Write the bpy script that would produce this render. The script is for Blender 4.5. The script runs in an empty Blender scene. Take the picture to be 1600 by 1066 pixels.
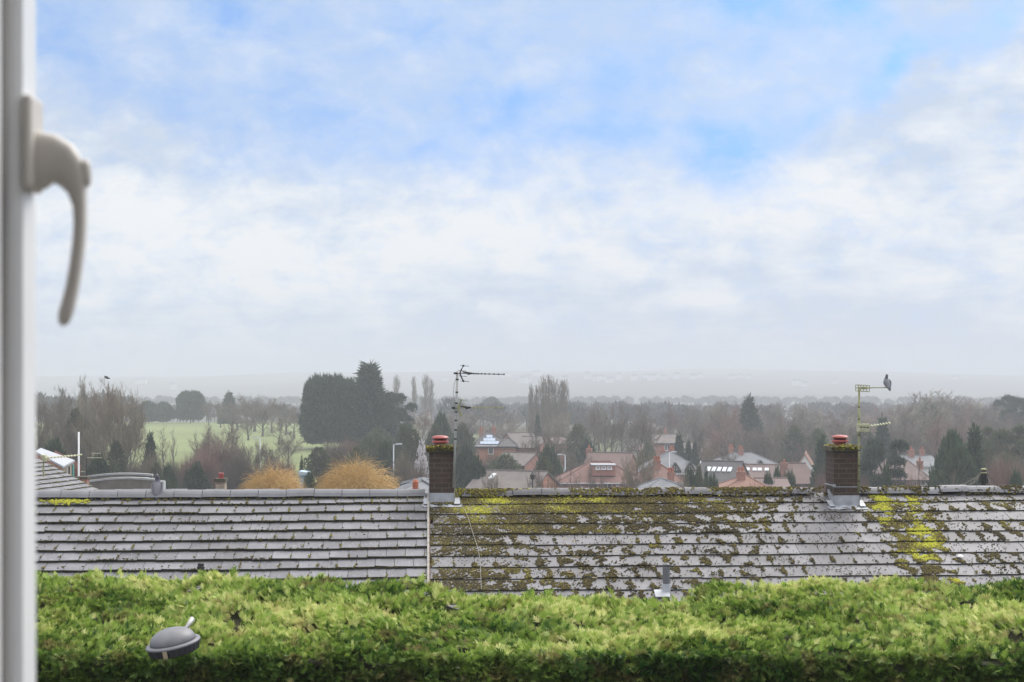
import bpy, math, random
import numpy as np
from mathutils import Vector, Matrix

random.seed(7)
rng = np.random.default_rng(7)
R = math.radians
scene = bpy.context.scene
COL = scene.collection
F_PX, CX, HY = 2400.0, 800.0, 600.0      # focal length in photo pixels, centre column, horizon row


def at(px, py, Y):
    """A point at distance Y that stands at this place of the photograph."""
    return np.array([(px - CX) / F_PX * Y, Y, -(py - HY) / F_PX * Y])


# ------------------------------------------------------------------ terrain height
_KY = [-30, 0, 10, 16, 30, 50, 90, 150, 250, 450, 700, 950, 1150, 1300, 1500, 1700, 2050, 2400, 2900, 3400]
_KZ = [-4.6, -4.6, -4.6, -4.8, -5.8, -7.8, -10.8, -13.2, -13.0, -12.6, -18, -20, -16, -19, -12, -12, -1, 7, 18, 27]


def ground(x, Y):
    x = np.asarray(x, float); Y = np.asarray(Y, float)
    z = np.interp(Y, _KY, _KZ)
    u = x / np.maximum(Y, 30)
    mid = np.clip((Y - 90) / 60, 0, 1) * np.clip((560 - Y) / 150, 0, 1)
    right = np.clip((u + 0.03) / 0.06, 0, 1)
    left = np.clip((-u - 0.02) / 0.08, 0, 1)
    z = z - 3.2 * mid * right + 1.9 * mid * left * np.clip((Y - 160) / 60, 0, 1)
    far = np.clip((Y - 1300) / 600, 0, 1)
    z = z + far * (4 * np.sin(u * 9 + 0.6) + 2.0 * np.sin(u * 23 + Y / 330) + 1.2 * np.sin(u * 47 - Y / 200)) - far * 6 * np.clip(np.abs(u - 0.05) - 0.1, 0, 1) * 4
    return z


# ------------------------------------------------------------------ mesh helpers
def np_mesh(name, V, faces, mats, tint=None, midx=None, smooth=False):
    V = np.asarray(V, np.float32)
    if not isinstance(faces, list):
        faces = [faces]
    faces = [np.asarray(f, np.int32) for f in faces if len(f)]
    me = bpy.data.meshes.new(name)
    me.vertices.add(len(V))
    me.vertices.foreach_set('co', V.ravel())
    loops = np.concatenate([f.ravel() for f in faces])
    sizes = np.concatenate([np.full(len(f), f.shape[1], np.int32) for f in faces])
    starts = np.concatenate([[0], np.cumsum(sizes)[:-1]]).astype(np.int32)
    me.loops.add(len(loops))
    me.loops.foreach_set('vertex_index', loops)
    me.polygons.add(len(sizes))
    me.polygons.foreach_set('loop_start', starts)
    if midx is not None:
        me.polygons.foreach_set('material_index', np.asarray(midx, np.int32))
    me.polygons.foreach_set('use_smooth', np.full(len(sizes), bool(smooth)))
    for m in (mats if isinstance(mats, (list, tuple)) else [mats]):
        me.materials.append(m)
    me.update(calc_edges=True)
    if tint is not None:
        a = me.attributes.new('tint', 'FLOAT', 'POINT')
        a.data.foreach_set('value', np.asarray(tint, np.float32))
    return me


class MB:
    """Collects shapes into one mesh."""
    def __init__(s):
        s.v, s.f, s.m, s.t, s.n = [], {}, [], [], 0
        s.order = []

    def add(s, V, F, m=0, tint=0.5):
        V = np.asarray(V, float).reshape(-1, 3)
        for f in F:
            s.order.append((tuple(int(i) + s.n for i in f), m))
        s.v.append(V)
        s.t.append(np.full(len(V), tint) if np.isscalar(tint) else np.asarray(tint))
        s.n += len(V)
        return s

    def box(s, c, d, rz=0.0, m=0, rot=None, tint=0.5):
        x, y, z = np.array(d) / 2.0
        V = np.array([[-x, -y, -z], [x, -y, -z], [x, y, -z], [-x, y, -z], [-x, -y, z], [x, -y, z], [x, y, z], [-x, y, z]])
        if rot is not None:
            V = V @ np.array(rot).T
        if rz:
            c_, s_ = math.cos(rz), math.sin(rz)
            V = V @ np.array([[c_, -s_, 0], [s_, c_, 0], [0, 0, 1]]).T
        return s.add(V + np.array(c), [(0, 3, 2, 1), (4, 5, 6, 7), (0, 1, 5, 4), (1, 2, 6, 5), (2, 3, 7, 6), (3, 0, 4, 7)], m, tint)

    def lathe(s, c, prof, n=20, m=0, cap=True, mat3=None):
        V, F = [], []
        for r, z in prof:
            for k in range(n):
                a = 2 * math.pi * k / n
                V.append((r * math.cos(a), r * math.sin(a), z))
        for i in range(len(prof) - 1):
            for k in range(n):
                F.append((i * n + k, i * n + (k + 1) % n, (i + 1) * n + (k + 1) % n, (i + 1) * n + k))
        if cap:
            F.append(tuple(range(n))[::-1]); F.append(tuple((len(prof) - 1) * n + k for k in range(n)))
        V = np.array(V)
        if mat3 is not None:
            V = V @ np.array(mat3).T
        return s.add(V + np.array(c), F, m)

    def tube(s, pts, r, n=8, m=0, cap=True):
        pts = np.asarray(pts, float)
        rr = np.full(len(pts), r) if np.isscalar(r) else np.asarray(r)
        V, F = [], []
        for i, p in enumerate(pts):
            d = pts[min(i + 1, len(pts) - 1)] - pts[max(i - 1, 0)]
            d = d / (np.linalg.norm(d) + 1e-9)
            up = np.array([0, 0, 1.0]) if abs(d[2]) < 0.9 else np.array([1.0, 0, 0])
            a = np.cross(d, up); a /= np.linalg.norm(a); b = np.cross(d, a)
            for k in range(n):
                t = 2 * math.pi * k / n
                V.append(p + rr[i] * (math.cos(t) * a + math.sin(t) * b))
        for i in range(len(pts) - 1):
            for k in range(n):
                F.append((i * n + k, (i + 1) * n + k, (i + 1) * n + (k + 1) % n, i * n + (k + 1) % n))
        if cap:
            F.append(tuple(range(n))); F.append(tuple((len(pts) - 1) * n + k for k in range(n))[::-1])
        return s.add(V, F, m)

    def prism(s, poly, lo, hi, axis=2, m=0, rot=None, c=(0, 0, 0)):
        """A 2-D outline pushed from lo to hi along an axis."""
        n = len(poly); V = []
        for h in (lo, hi):
            for a, b in poly:
                V.append({2: (a, b, h), 1: (a, h, b), 0: (h, a, b)}[axis])
        F = [tuple(range(n))[::-1], tuple(range(n, 2 * n))] + [(k, (k + 1) % n, n + (k + 1) % n, n + k) for k in range(n)]
        V = np.array(V, float)
        if rot is not None:
            V = V @ np.array(rot).T
        return s.add(V + np.array(c), F, m)

    def mesh(s, name, mats, smooth=False):
        V = np.concatenate(s.v); T = np.concatenate(s.t)
        me = bpy.data.meshes.new(name)
        me.from_pydata([tuple(v) for v in V], [], [o[0] for o in s.order])
        for m in (mats if isinstance(mats, (list, tuple)) else [mats]):
            me.materials.append(m)
        me.polygons.foreach_set('material_index', [o[1] for o in s.order])
        me.polygons.foreach_set('use_smooth', [bool(smooth)] * len(me.polygons))
        a = me.attributes.new('tint', 'FLOAT', 'POINT')
        a.data.foreach_set('value', T.astype(np.float32))
        me.update()
        return me


def fix_normals(me):
    import bmesh
    bm = bmesh.new(); bm.from_mesh(me)
    bmesh.ops.recalc_face_normals(bm, faces=bm.faces)
    bm.to_mesh(me); bm.free()


def obj(name, me, parent=None):
    if isinstance(me, MB):
        raise TypeError
    o = bpy.data.objects.new(name, me)
    COL.objects.link(o)
    if parent is not None:
        o.parent = parent
    return o


def build(name, mb, mats, parent=None, smooth=False, bevel=0.0):
    """Link an MB as one mesh object; its vertices are in the parent's space."""
    me = mb.mesh(name, mats, smooth)
    fix_normals(me)
    o = obj(name, me, parent)
    if bevel:
        md = o.modifiers.new('Bevel', 'BEVEL'); md.width = bevel; md.segments = 2; md.limit_method = 'ANGLE'
    return o


def tag(o, label=None, cat=None, group=None, kind=None):
    if label: o['label'] = label
    if cat: o['category'] = cat
    if group: o['group'] = group
    if kind: o['kind'] = kind
    return o


def thing(name, label, cat, loc=(0, 0, 0), rz=0.0, group=None):
    o = bpy.data.objects.new(name, None)
    COL.objects.link(o)
    o.empty_display_size = 0.2
    o.location = tuple(float(c) for c in loc)
    o.rotation_euler = (0, 0, rz)
    return tag(o, label, cat, group)


def copy_thing(src, kids):
    r = src.copy(); COL.objects.link(r)
    for k in ('label', 'category', 'group'):
        if k in r: del r[k]
    for ch in kids:
        c = ch.copy(); COL.objects.link(c); c.parent = r
    return r


# ------------------------------------------------------------------ materials
def nmath(nt, op, a, b=None, clamp=False):
    n = nt.nodes.new('ShaderNodeMath'); n.operation = op; n.use_clamp = clamp
    for i, v in enumerate((a, b)):
        if v is None: continue
        if hasattr(v, 'is_output'): nt.links.new(v, n.inputs[i])
        else: n.inputs[i].default_value = v
    return n.outputs[0]


def nmix(nt, fac, a, b, blend='MIX'):
    n = nt.nodes.new('ShaderNodeMix'); n.data_type = 'RGBA'; n.blend_type = blend
    for s, v in ((n.inputs[0], fac), (n.inputs[6], a), (n.inputs[7], b)):
        if hasattr(v, 'is_output'): nt.links.new(v, s)
        elif isinstance(v, (int, float)): s.default_value = v
        else: s.default_value = (*v[:3], 1)
    return n.outputs[2]


def nnoise(nt, scale, detail=4, vec=None, rough=0.6, dist=0.0):
    n = nt.nodes.new('ShaderNodeTexNoise')
    n.inputs['Scale'].default_value = scale; n.inputs['Detail'].default_value = detail
    n.inputs['Roughness'].default_value = rough; n.inputs['Distortion'].default_value = dist
    if vec is not None: nt.links.new(vec, n.inputs['Vector'])
    return n.outputs['Fac']


def nramp(nt, fac, stops):
    n = nt.nodes.new('ShaderNodeValToRGB')
    el = n.color_ramp.elements
    while len(el) < len(stops): el.new(0.5)
    for e, (p, c) in zip(el, stops):
        e.position = p; e.color = (c, c, c, 1) if isinstance(c, (int, float)) else (*c[:3], 1)
    nt.links.new(fac, n.inputs[0])
    return n.outputs[0]


def objco(nt, sc=None):
    n = nt.nodes.new('ShaderNodeTexCoord')
    if sc is None: return n.outputs['Object']
    m = nt.nodes.new('ShaderNodeMapping'); m.inputs['Scale'].default_value = sc
    nt.links.new(n.outputs['Object'], m.inputs['Vector'])
    return m.outputs[0]


def new_mat(name):
    m = bpy.data.materials.new(name); m.use_nodes = True
    nt = m.node_tree
    return m, nt, nt.nodes['Principled BSDF']


def bump(nt, b, h, strength=0.3, dist=0.01):
    n = nt.nodes.new('ShaderNodeBump'); n.inputs['Strength'].default_value = strength; n.inputs['Distance'].default_value = dist
    nt.links.new(h, n.inputs['Height']); nt.links.new(n.outputs[0], b.inputs['Normal'])


def mat(name, c1, c2=None, scale=4.0, rough=0.7, metal=0.0, spec=0.3, bmp=0.0, detail=5, tintamt=0.0):
    m, nt, b = new_mat(name)
    c2 = c2 or tuple(x * 0.75 for x in c1)
    col = nmix(nt, nramp(nt, nnoise(nt, scale, detail, objco(nt)), [(0.3, 0.0), (0.7, 1.0)]), c1, c2)
    if tintamt:
        a = nt.nodes.new('ShaderNodeAttribute'); a.attribute_name = 'tint'
        f = nmath(nt, 'ADD', nmath(nt, 'MULTIPLY', a.outputs['Fac'], tintamt), 1 - tintamt / 2)
        col = nmix(nt, 1.0, col, f, 'MULTIPLY')
        # a grey factor feeds all three channels
    nt.links.new(col, b.inputs['Base Color'])
    b.inputs['Roughness'].default_value = rough; b.inputs['Metallic'].default_value = metal
    b.inputs['Specular IOR Level'].default_value = spec
    if bmp: bump(nt, b, nnoise(nt, scale * 4, 4, objco(nt)), bmp)
    return m


def leaf_mat(name, ca, cb, cc=None, transl=0.3, objvar=0.25, rough=0.6, patch=0.0):
    """Foliage: colour runs ca-cb(-cc) by each leaf's own tint; whole plants differ a little."""
    m, nt, b = new_mat(name)
    a = nt.nodes.new('ShaderNodeAttribute'); a.attribute_name = 'tint'
    st = [(0.0, ca), (0.5, cb), (1.0, cc or cb)]
    f = a.outputs['Fac']
    if patch:
        f = nmath(nt, 'ADD', f, nmath(nt, 'MULTIPLY', nmath(nt, 'SUBTRACT', nnoise(nt, 1.7, 3, objco(nt)), 0.5), patch), True)
    col = nramp(nt, f, st)
    oi = nt.nodes.new('ShaderNodeObjectInfo')
    v = nmath(nt, 'ADD', nmath(nt, 'MULTIPLY', oi.outputs['Random'], objvar), 1 - objvar / 2)
    col = nmix(nt, 1.0, col, v, 'MULTIPLY')
    nt.links.new(col, b.inputs['Base Color'])
    b.inputs['Roughness'].default_value = rough; b.inputs['Specular IOR Level'].default_value = 0.25
    if transl:
        t = nt.nodes.new('ShaderNodeBsdfTranslucent'); nt.links.new(col, t.inputs['Color'])
        mx = nt.nodes.new('ShaderNodeMixShader'); mx.inputs[0].default_value = transl
        out = nt.nodes['Material Output']
        nt.links.new(b.outputs[0], mx.inputs[1]); nt.links.new(t.outputs[0], mx.inputs[2]); nt.links.new(mx.outputs[0], out.inputs['Surface'])
    return m


def brick_mat(name, c1, c2, mortar, scale=1.0, bw=0.225, bh=0.075, ms=0.01, dirt=0.35):
    m, nt, b = new_mat(name)
    geo = nt.nodes.new('ShaderNodeNewGeometry'); tc = nt.nodes.new('ShaderNodeTexCoord')
    sp = nt.nodes.new('ShaderNodeSeparateXYZ'); nt.links.new(tc.outputs['Object'], sp.inputs[0])
    sn = nt.nodes.new('ShaderNodeSeparateXYZ'); nt.links.new(tc.outputs['Normal'], sn.inputs[0])
    side = nmath(nt, 'GREATER_THAN', nmath(nt, 'ABSOLUTE', sn.outputs[0]), 0.7)
    hx = nmath(nt, 'ADD', nmath(nt, 'MULTIPLY', sp.outputs[0], nmath(nt, 'SUBTRACT', 1.0, side)), nmath(nt, 'MULTIPLY', sp.outputs[1], side))
    cb = nt.nodes.new('ShaderNodeCombineXYZ'); nt.links.new(hx, cb.inputs[0]); nt.links.new(sp.outputs[2], cb.inputs[1])
    br = nt.nodes.new('ShaderNodeTexBrick')
    br.inputs['Color1'].default_value = (*c1, 1); br.inputs['Color2'].default_value = (*c2, 1); br.inputs['Mortar'].default_value = (*mortar, 1)
    br.inputs['Scale'].default_value = scale; br.inputs['Mortar Size'].default_value = ms
    br.inputs['Brick Width'].default_value = bw; br.inputs['Row Height'].default_value = bh
    nt.links.new(cb.outputs[0], br.inputs['Vector'])
    col = nmix(nt, nmath(nt, 'MULTIPLY', nramp(nt, nnoise(nt, 3.5, 5, objco(nt)), [(0.42, 0.0), (0.7, 1.0)]), dirt), br.outputs['Color'], tuple(x * 0.35 for x in c1))
    nt.links.new(col, b.inputs['Base Color'])
    b.inputs['Roughness'].default_value = 0.85
    bump(nt, b, nmath(nt, 'SUBTRACT', 1.0, br.outputs['Fac']), 0.5, 0.006)
    return m


def roof_mat(name, c1, c2, gauge=0.3, rough=0.85):
    """Far roofs: courses of tiles along the slope, weathered in patches."""
    m, nt, b = new_mat(name)
    co = objco(nt)
    sp = nt.nodes.new('ShaderNodeSeparateXYZ'); nt.links.new(co, sp.inputs[0])
    fr = nmath(nt, 'FRACT', nmath(nt, 'MULTIPLY', sp.outputs[2], 1.0 / (gauge * 0.55)))
    line = nramp(nt, fr, [(0.0, 0.55), (0.14, 0.95), (1.0, 1.0)])
    col = nmix(nt, nramp(nt, nnoise(nt, 0.9, 6, co), [(0.35, 0.0), (0.68, 1.0)]), c1, c2)
    col = nmix(nt, nramp(nt, nnoise(nt, 9.0, 3, co), [(0.5, 0.0), (0.8, 0.4)]), col, tuple(x * 0.6 for x in c2))
    col = nmix(nt, 1.0, col, line, 'MULTIPLY')
    nt.links.new(col, b.inputs['Base Color'])
    b.inputs['Roughness'].default_value = rough; b.inputs['Specular IOR Level'].default_value = 0.2
    return m


M = {}
M['white'] = mat('white_paint', (0.72, 0.72, 0.72), (0.6, 0.6, 0.6), 1.5, 0.5)
M['pvc'] = mat('white_plastic', (0.8, 0.8, 0.8), (0.76, 0.76, 0.765), 6, 0.35, spec=0.4)
M['handle'] = mat('handle_plastic', (0.64, 0.6, 0.55), (0.6, 0.56, 0.51), 9, 0.4)
M['gasket'] = mat('rubber_gasket', (0.24, 0.225, 0.21), None, 9, 0.7)
M['lead'] = mat('lead_flashing', (0.42, 0.43, 0.46), (0.25, 0.26, 0.28), 7, 0.5, metal=0.0, spec=0.5, bmp=0.3)
M['cement'] = mat('cement', (0.36, 0.34, 0.31), (0.2, 0.19, 0.16), 12, 0.9, bmp=0.5)
M['capslab'] = mat('weathered_slab', (0.12, 0.11, 0.08), (0.055, 0.05, 0.035), 9, 0.95, bmp=0.6)
M['cowl'] = mat('terracotta_cowl', (0.33, 0.06, 0.045), (0.25, 0.045, 0.035), 6, 0.42, spec=0.5)
M['potclay'] = mat('clay_pot', (0.42, 0.14, 0.075), (0.3, 0.1, 0.06), 5, 0.75)
M['alu'] = mat('weathered_aluminium', (0.42, 0.42, 0.41), (0.3, 0.3, 0.28), 20, 0.5, metal=0.3)
M['alumoss'] = mat('algae_stained_aluminium', (0.36, 0.36, 0.22), (0.22, 0.22, 0.08), 14, 0.7)
M['black'] = mat('black_plastic', (0.025, 0.025, 0.025), (0.04, 0.04, 0.035), 8, 0.55)
M['cream'] = mat('cream_plastic', (0.5, 0.5, 0.38), (0.36, 0.36, 0.2), 22, 0.6)
M['greyplastic'] = mat('grey_plastic', (0.155, 0.155, 0.168), (0.115, 0.115, 0.125), 11, 0.5, spec=0.5)
M['darkplastic'] = mat('dark_ribbed_plastic', (0.05, 0.05, 0.062), (0.03, 0.03, 0.035), 30, 0.4, spec=0.5)
M['tan'] = mat('tan_clip', (0.36, 0.29, 0.2), None, 12, 0.7)
M['palepost'] = mat('galvanised_steel', (0.5, 0.52, 0.55), (0.42, 0.44, 0.47), 4, 0.5)
M['glass'] = mat('window_glass', (0.05, 0.06, 0.07), (0.09, 0.1, 0.11), 0.8, 0.12, spec=0.7)
M['skyglass'] = mat('roof_window_glass', (0.55, 0.6, 0.66), (0.45, 0.5, 0.56), 0.8, 0.12, spec=0.8)
M['solar'] = mat('solar_panel', (0.22, 0.28, 0.38), (0.3, 0.36, 0.46), 0.8, 0.15, spec=0.8)
M['render'] = mat('white_render', (0.74, 0.73, 0.7), (0.66, 0.65, 0.62), 1.2, 0.85)
M['creamrender'] = mat('cream_render', (0.6, 0.55, 0.45), (0.52, 0.47, 0.38), 1.2, 0.85)
M['timber'] = mat('black_timber', (0.03, 0.027, 0.025), None, 6, 0.7)
M['sheet'] = mat('pale_roof_sheet', (0.36, 0.37, 0.39), (0.3, 0.31, 0.33), 2, 0.6)
M['buff'] = brick_mat('buff_brick', (0.36, 0.28, 0.19), (0.3, 0.23, 0.16), (0.35, 0.32, 0.28))
M['brick'] = brick_mat('red_brick', (0.36, 0.13, 0.085), (0.29, 0.105, 0.07), (0.36, 0.27, 0.22))
M['orangebrick'] = brick_mat('orange_brick', (0.46, 0.17, 0.09), (0.38, 0.14, 0.075), (0.4, 0.3, 0.22))
M['stackbrick'] = brick_mat('dark_chimney_brick', (0.068, 0.04, 0.028), (0.046, 0.03, 0.023), (0.09, 0.075, 0.06), bw=0.23, bh=0.077, ms=0.008, dirt=0.5)
M['concretewall'] = mat('stained_concrete', (0.17, 0.15, 0.125), (0.08, 0.07, 0.055), 0.9, 0.9, bmp=0.4)
M['coping'] = mat('pale_coping', (0.36, 0.36, 0.36), (0.26, 0.26, 0.26), 3, 0.8)
M['r_red'] = roof_mat('red_tile_roof', (0.19, 0.108, 0.09), (0.145, 0.085, 0.073))
M['r_orange'] = roof_mat('orange_tile_roof', (0.26, 0.145, 0.108), (0.2, 0.115, 0.09))
M['r_brown'] = roof_mat('brown_tile_roof', (0.155, 0.105, 0.095), (0.12, 0.085, 0.075))
M['r_pink'] = roof_mat('pinkish_tile_roof', (0.2, 0.148, 0.137), (0.155, 0.118, 0.11))
M['r_grey'] = roof_mat('grey_slate_roof', (0.2, 0.205, 0.22), (0.145, 0.15, 0.16))
M['r_dark'] = roof_mat('dark_tile_roof', (0.105, 0.1, 0.105), (0.075, 0.07, 0.07))
M['r_greybrown'] = roof_mat('grey_brown_tile_roof', (0.17, 0.145, 0.135), (0.12, 0.105, 0.1))
M['bark'] = mat('bark', (0.105, 0.085, 0.066), (0.06, 0.05, 0.042), 1.5, 0.95)
M['palebark'] = mat('pale_bark', (0.2, 0.18, 0.14), (0.12, 0.11, 0.085), 1.5, 0.9)
M['twig'] = leaf_mat('brown_twigs', (0.10, 0.075, 0.06), (0.135, 0.105, 0.08), (0.17, 0.14, 0.1), 0.0, 0.3)
M['twigred'] = leaf_mat('reddish_twigs', (0.15, 0.085, 0.07), (0.19, 0.115, 0.09), (0.22, 0.14, 0.11), 0.0, 0.3)
M['twigpale'] = leaf_mat('pale_twigs', (0.16, 0.135, 0.09), (0.2, 0.165, 0.115), (0.24, 0.2, 0.14), 0.0, 0.3)
M['willow'] = leaf_mat('golden_willow_shoots', (0.42, 0.26, 0.08), (0.58, 0.38, 0.13), (0.7, 0.5, 0.2), 0.15, 0.12)
M['conifer'] = leaf_mat('dark_conifer_foliage', (0.012, 0.027, 0.014), (0.03, 0.056, 0.026), (0.07, 0.105, 0.045), 0.12, 0.25)
M['green'] = leaf_mat('evergreen_foliage', (0.02, 0.04, 0.02), (0.045, 0.078, 0.036), (0.09, 0.135, 0.06), 0.2, 0.3)
M['olive'] = leaf_mat('olive_foliage', (0.05, 0.065, 0.03), (0.085, 0.1, 0.045), (0.13, 0.14, 0.065), 0.2, 0.3)
M['pine'] = leaf_mat('pine_needles', (0.02, 0.036, 0.022), (0.045, 0.07, 0.04), (0.085, 0.115, 0.06), 0.12, 0.2)
M['blossom'] = leaf_mat('white_blossom', (0.5, 0.46, 0.48), (0.62, 0.58, 0.6), (0.7, 0.68, 0.68), 0.2, 0.1)
# ================================================================== camera, light, sky, air
cam = bpy.data.cameras.new('camera'); camo = bpy.data.objects.new('camera', cam); COL.objects.link(camo)
cam.sensor_width = 36.0; cam.lens = 36.0 * F_PX / 1600.0
camo.rotation_euler = (R(90), 0, 0)
cam.shift_y = (HY - 533.0) / 1600.0
cam.clip_start = 0.05; cam.clip_end = 12000
cam.dof.use_dof = True; cam.dof.focus_distance = 21.0; cam.dof.aperture_fstop = 12.0
scene.camera = camo

SUN_EL, SUN_ROT = R(48), R(38)
sd = bpy.data.lights.new('sun', 'SUN'); sun = bpy.data.objects.new('sun', sd); COL.objects.link(sun)
sd.energy = 2.1; sd.angle = R(40); sd.color = (1.0, 0.96, 0.9)
sdir = Vector((math.sin(SUN_ROT) * math.cos(SUN_EL), math.cos(SUN_ROT) * math.cos(SUN_EL), math.sin(SUN_EL)))
sun.rotation_euler = sdir.to_track_quat('Z', 'Y').to_euler()

EXPO, CLOUD = 0.66, 0.63
world = bpy.data.worlds.new('World'); scene.world = world; world.use_nodes = True
wt = world.node_tree
bg = wt.nodes['Background']
sky = wt.nodes.new('ShaderNodeTexSky'); sky.sky_type = 'NISHITA'; sky.sun_disc = False
sky.sun_elevation = SUN_EL; sky.sun_rotation = SUN_ROT; sky.air_density = 1.0; sky.dust_density = 0.4; sky.ozone_density = 3.0
tc = wt.nodes.new('ShaderNodeTexCoord')
sx = wt.nodes.new('ShaderNodeSeparateXYZ'); wt.links.new(tc.outputs['Generated'], sx.inputs[0])
X, Yd, Z = sx.outputs
yy = nmath(wt, 'MAXIMUM', Yd, 0.12)
U = nmath(wt, 'DIVIDE', X, yy); V = nmath(wt, 'DIVIDE', Z, yy)


def vec2(u, v, w=0.0):
    c = wt.nodes.new('ShaderNodeCombineXYZ')
    for i, q in enumerate((u, v, w)):
        if hasattr(q, 'is_output'): wt.links.new(q, c.inputs[i])
        else: c.inputs[i].default_value = q
    return c.outputs[0]


# the cloud deck lies overhead: coordinates on a level layer, so it draws out towards the horizon
zz = nmath(wt, 'MAXIMUM', nmath(wt, 'ADD', Z, 0.15), 0.05)
LU = nmath(wt, 'DIVIDE', X, zz); LV = nmath(wt, 'DIVIDE', Yd, zz)
deck = vec2(LU, LV, 0.3)
view = vec2(U, nmath(wt, 'MULTIPLY', V, 1.5), 0.0)
n_fine = nnoise(wt, 26, 7, view, 0.62, 0.35)
n_mid = nnoise(wt, 9.0, 6, view, 0.6, 0.5)
n_deck = nnoise(wt, 1.5, 6, deck, 0.6, 0.3)
n_deck2 = nnoise(wt, 3.4, 6, vec2(LU, LV, 4.0), 0.6, 0.2)
wu = nmath(wt, 'ADD', U, nmath(wt, 'MULTIPLY', nmath(wt, 'SUBTRACT', nnoise(wt, 14, 5, vec2(U, V, 2.0), 0.65), 0.5), 0.085))
wv = nmath(wt, 'ADD', V, nmath(wt, 'MULTIPLY', nmath(wt, 'SUBTRACT', nnoise(wt, 14, 5, vec2(U, V, 7.0), 0.65), 0.5), 0.06))


def gap(px, py, rx, ry, amp, ang=0.0):
    """A break in the cloud, an ellipse of directions."""
    u0, v0 = (px - CX) / F_PX, (HY - py) / F_PX
    du, dv = nmath(wt, 'SUBTRACT', wu, u0), nmath(wt, 'SUBTRACT', wv, v0)
    c, s = math.cos(R(ang)), math.sin(R(ang))
    a = nmath(wt, 'ADD', nmath(wt, 'MULTIPLY', du, c * F_PX / rx), nmath(wt, 'MULTIPLY', dv, s * F_PX / rx))
    b = nmath(wt, 'ADD', nmath(wt, 'MULTIPLY', du, -s * F_PX / ry), nmath(wt, 'MULTIPLY', dv, c * F_PX / ry))
    q = nmath(wt, 'ADD', nmath(wt, 'MULTIPLY', a, a), nmath(wt, 'MULTIPLY', b, b))
    return nmath(wt, 'MULTIPLY', nmath(wt, 'EXPONENT', nmath(wt, 'MULTIPLY', q, -1.0)), amp * 0.88)


gaps = None
for g in ((200, 150, 170, 30, .34, -36), (350, 215, 90, 28, .3, -30), (770, 178, 85, 32, .62, 8), (1135, 240, 42, 52, .62, 35), (1340, 12, 60, 34, .8, -20),
          (1160, 8, 70, 34, .5, -10), (1415, 105, 60, 26, .65, 30), (1000, 212, 60, 26, .45, 0), (880, 225, 70, 28, .4, 0), (480, 205, 90, 45, .3, -25),
          (990, 120, 70, 60, .3, 40), (640, 235, 110, 25, .35, -20), (1250, 190, 110, 24, .3, 32), (370, 15, 90, 30, .3, -30), (100, 40, 60, 80, .2, 0), (690, 25, 60, 60, .22, -40), (1560, 20, 70, 40, .3, 30)):
    q = gap(*g); gaps = q if gaps is None else nmath(wt, 'ADD', gaps, q)
# the edge of the brighter bank: V-shaped across the view
unorm = nmath(wt, 'ADD', nmath(wt, 'MULTIPLY', wu, F_PX / 1600.0), 0.5, True)
edge = nramp(wt, unorm, [(0.0, (HY - 105) / F_PX), (0.2, (HY - 225) / F_PX), (0.42, (HY - 285) / F_PX), (0.7, (HY - 300) / F_PX), (0.8, (HY - 225) / F_PX), (1.0, (HY - 40) / F_PX)])
above = nmath(wt, 'SUBTRACT', wv, edge)
veil = nramp(wt, nmath(wt, 'ADD', nmath(wt, 'MULTIPLY', above, 9.0), 0.5, True), [(0.25, 0.0), (0.75, 1.0)])
thick = nmath(wt, 'SUBTRACT', 1.0, nmath(wt, 'MULTIPLY', veil, nmath(wt, 'ADD', 0.0, nmath(wt, 'MULTIPLY', n_mid, 0.5))))
thick = nmath(wt, 'SUBTRACT', thick, nmath(wt, 'MULTIPLY', gaps, nmath(wt, 'ADD', 0.55, nmath(wt, 'MULTIPLY', n_mid, 1.2))))
thick = nmath(wt, 'ADD', thick, nmath(wt, 'MULTIPLY', nmath(wt, 'SUBTRACT', nmath(wt, 'ADD', nmath(wt, 'MULTIPLY', n_fine, 0.65), nmath(wt, 'MULTIPLY', nnoise(wt, 62, 5, vec2(U, nmath(wt, 'MULTIPLY', V, 1.8), 5.0), 0.6, 0.5), 0.35)), 0.5), 1.25), True)
# cloud brightness: white billows, bluish grey undersides
shade = nmath(wt, 'ADD', nmath(wt, 'MULTIPLY', n_deck, 0.6), nmath(wt, 'MULTIPLY', n_deck2, 0.4))
lowv = nramp(wt, nmath(wt, 'MULTIPLY', V, 4.0, True), [(0.0, 0.6), (0.16, 0.42), (0.3, 0.12), (0.5, 0.0), (1.0, 0.42)])
shade = nmath(wt, 'ADD', shade, nmath(wt, 'MULTIPLY', lowv, -0.2))
shade = nmath(wt, 'ADD', shade, nmath(wt, 'MULTIPLY', nmath(wt, 'SUBTRACT', n_fine, 0.5), 0.5))
shade = nmath(wt, 'ADD', shade, nmath(wt, 'MULTIPLY', nmath(wt, 'SUBTRACT', n_mid, 0.5), 0.38))
bank = nmath(wt, 'EXPONENT', nmath(wt, 'MULTIPLY', nmath(wt, 'POWER', nmath(wt, 'DIVIDE', nmath(wt, 'SUBTRACT', wv, 0.1), 0.045), 2.0), -1.0))
shade = nmath(wt, 'ADD', shade, nmath(wt, 'MULTIPLY', bank, 0.1))
ccol = nramp(wt, shade, [(0.38, (0.6, 0.7, 0.86)), (0.5, (0.75, 0.825, 0.935)), (0.63, (0.94, 0.96, 0.99))])
ccol = nmix(wt, nmath(wt, 'MULTIPLY', veil, 0.6), ccol, (0.58, 0.72, 0.95))
hs = wt.nodes.new('ShaderNodeVectorMath'); hs.operation = 'NORMALIZE'      # the deeper blue from higher up shows in the breaks
wt.links.new(vec2(X, Yd, nmath(wt, 'ADD', nmath(wt, 'MAXIMUM', Z, 0.0), 0.55)), hs.inputs[0])
wt.links.new(hs.outputs[0], sky.inputs[0])
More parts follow.
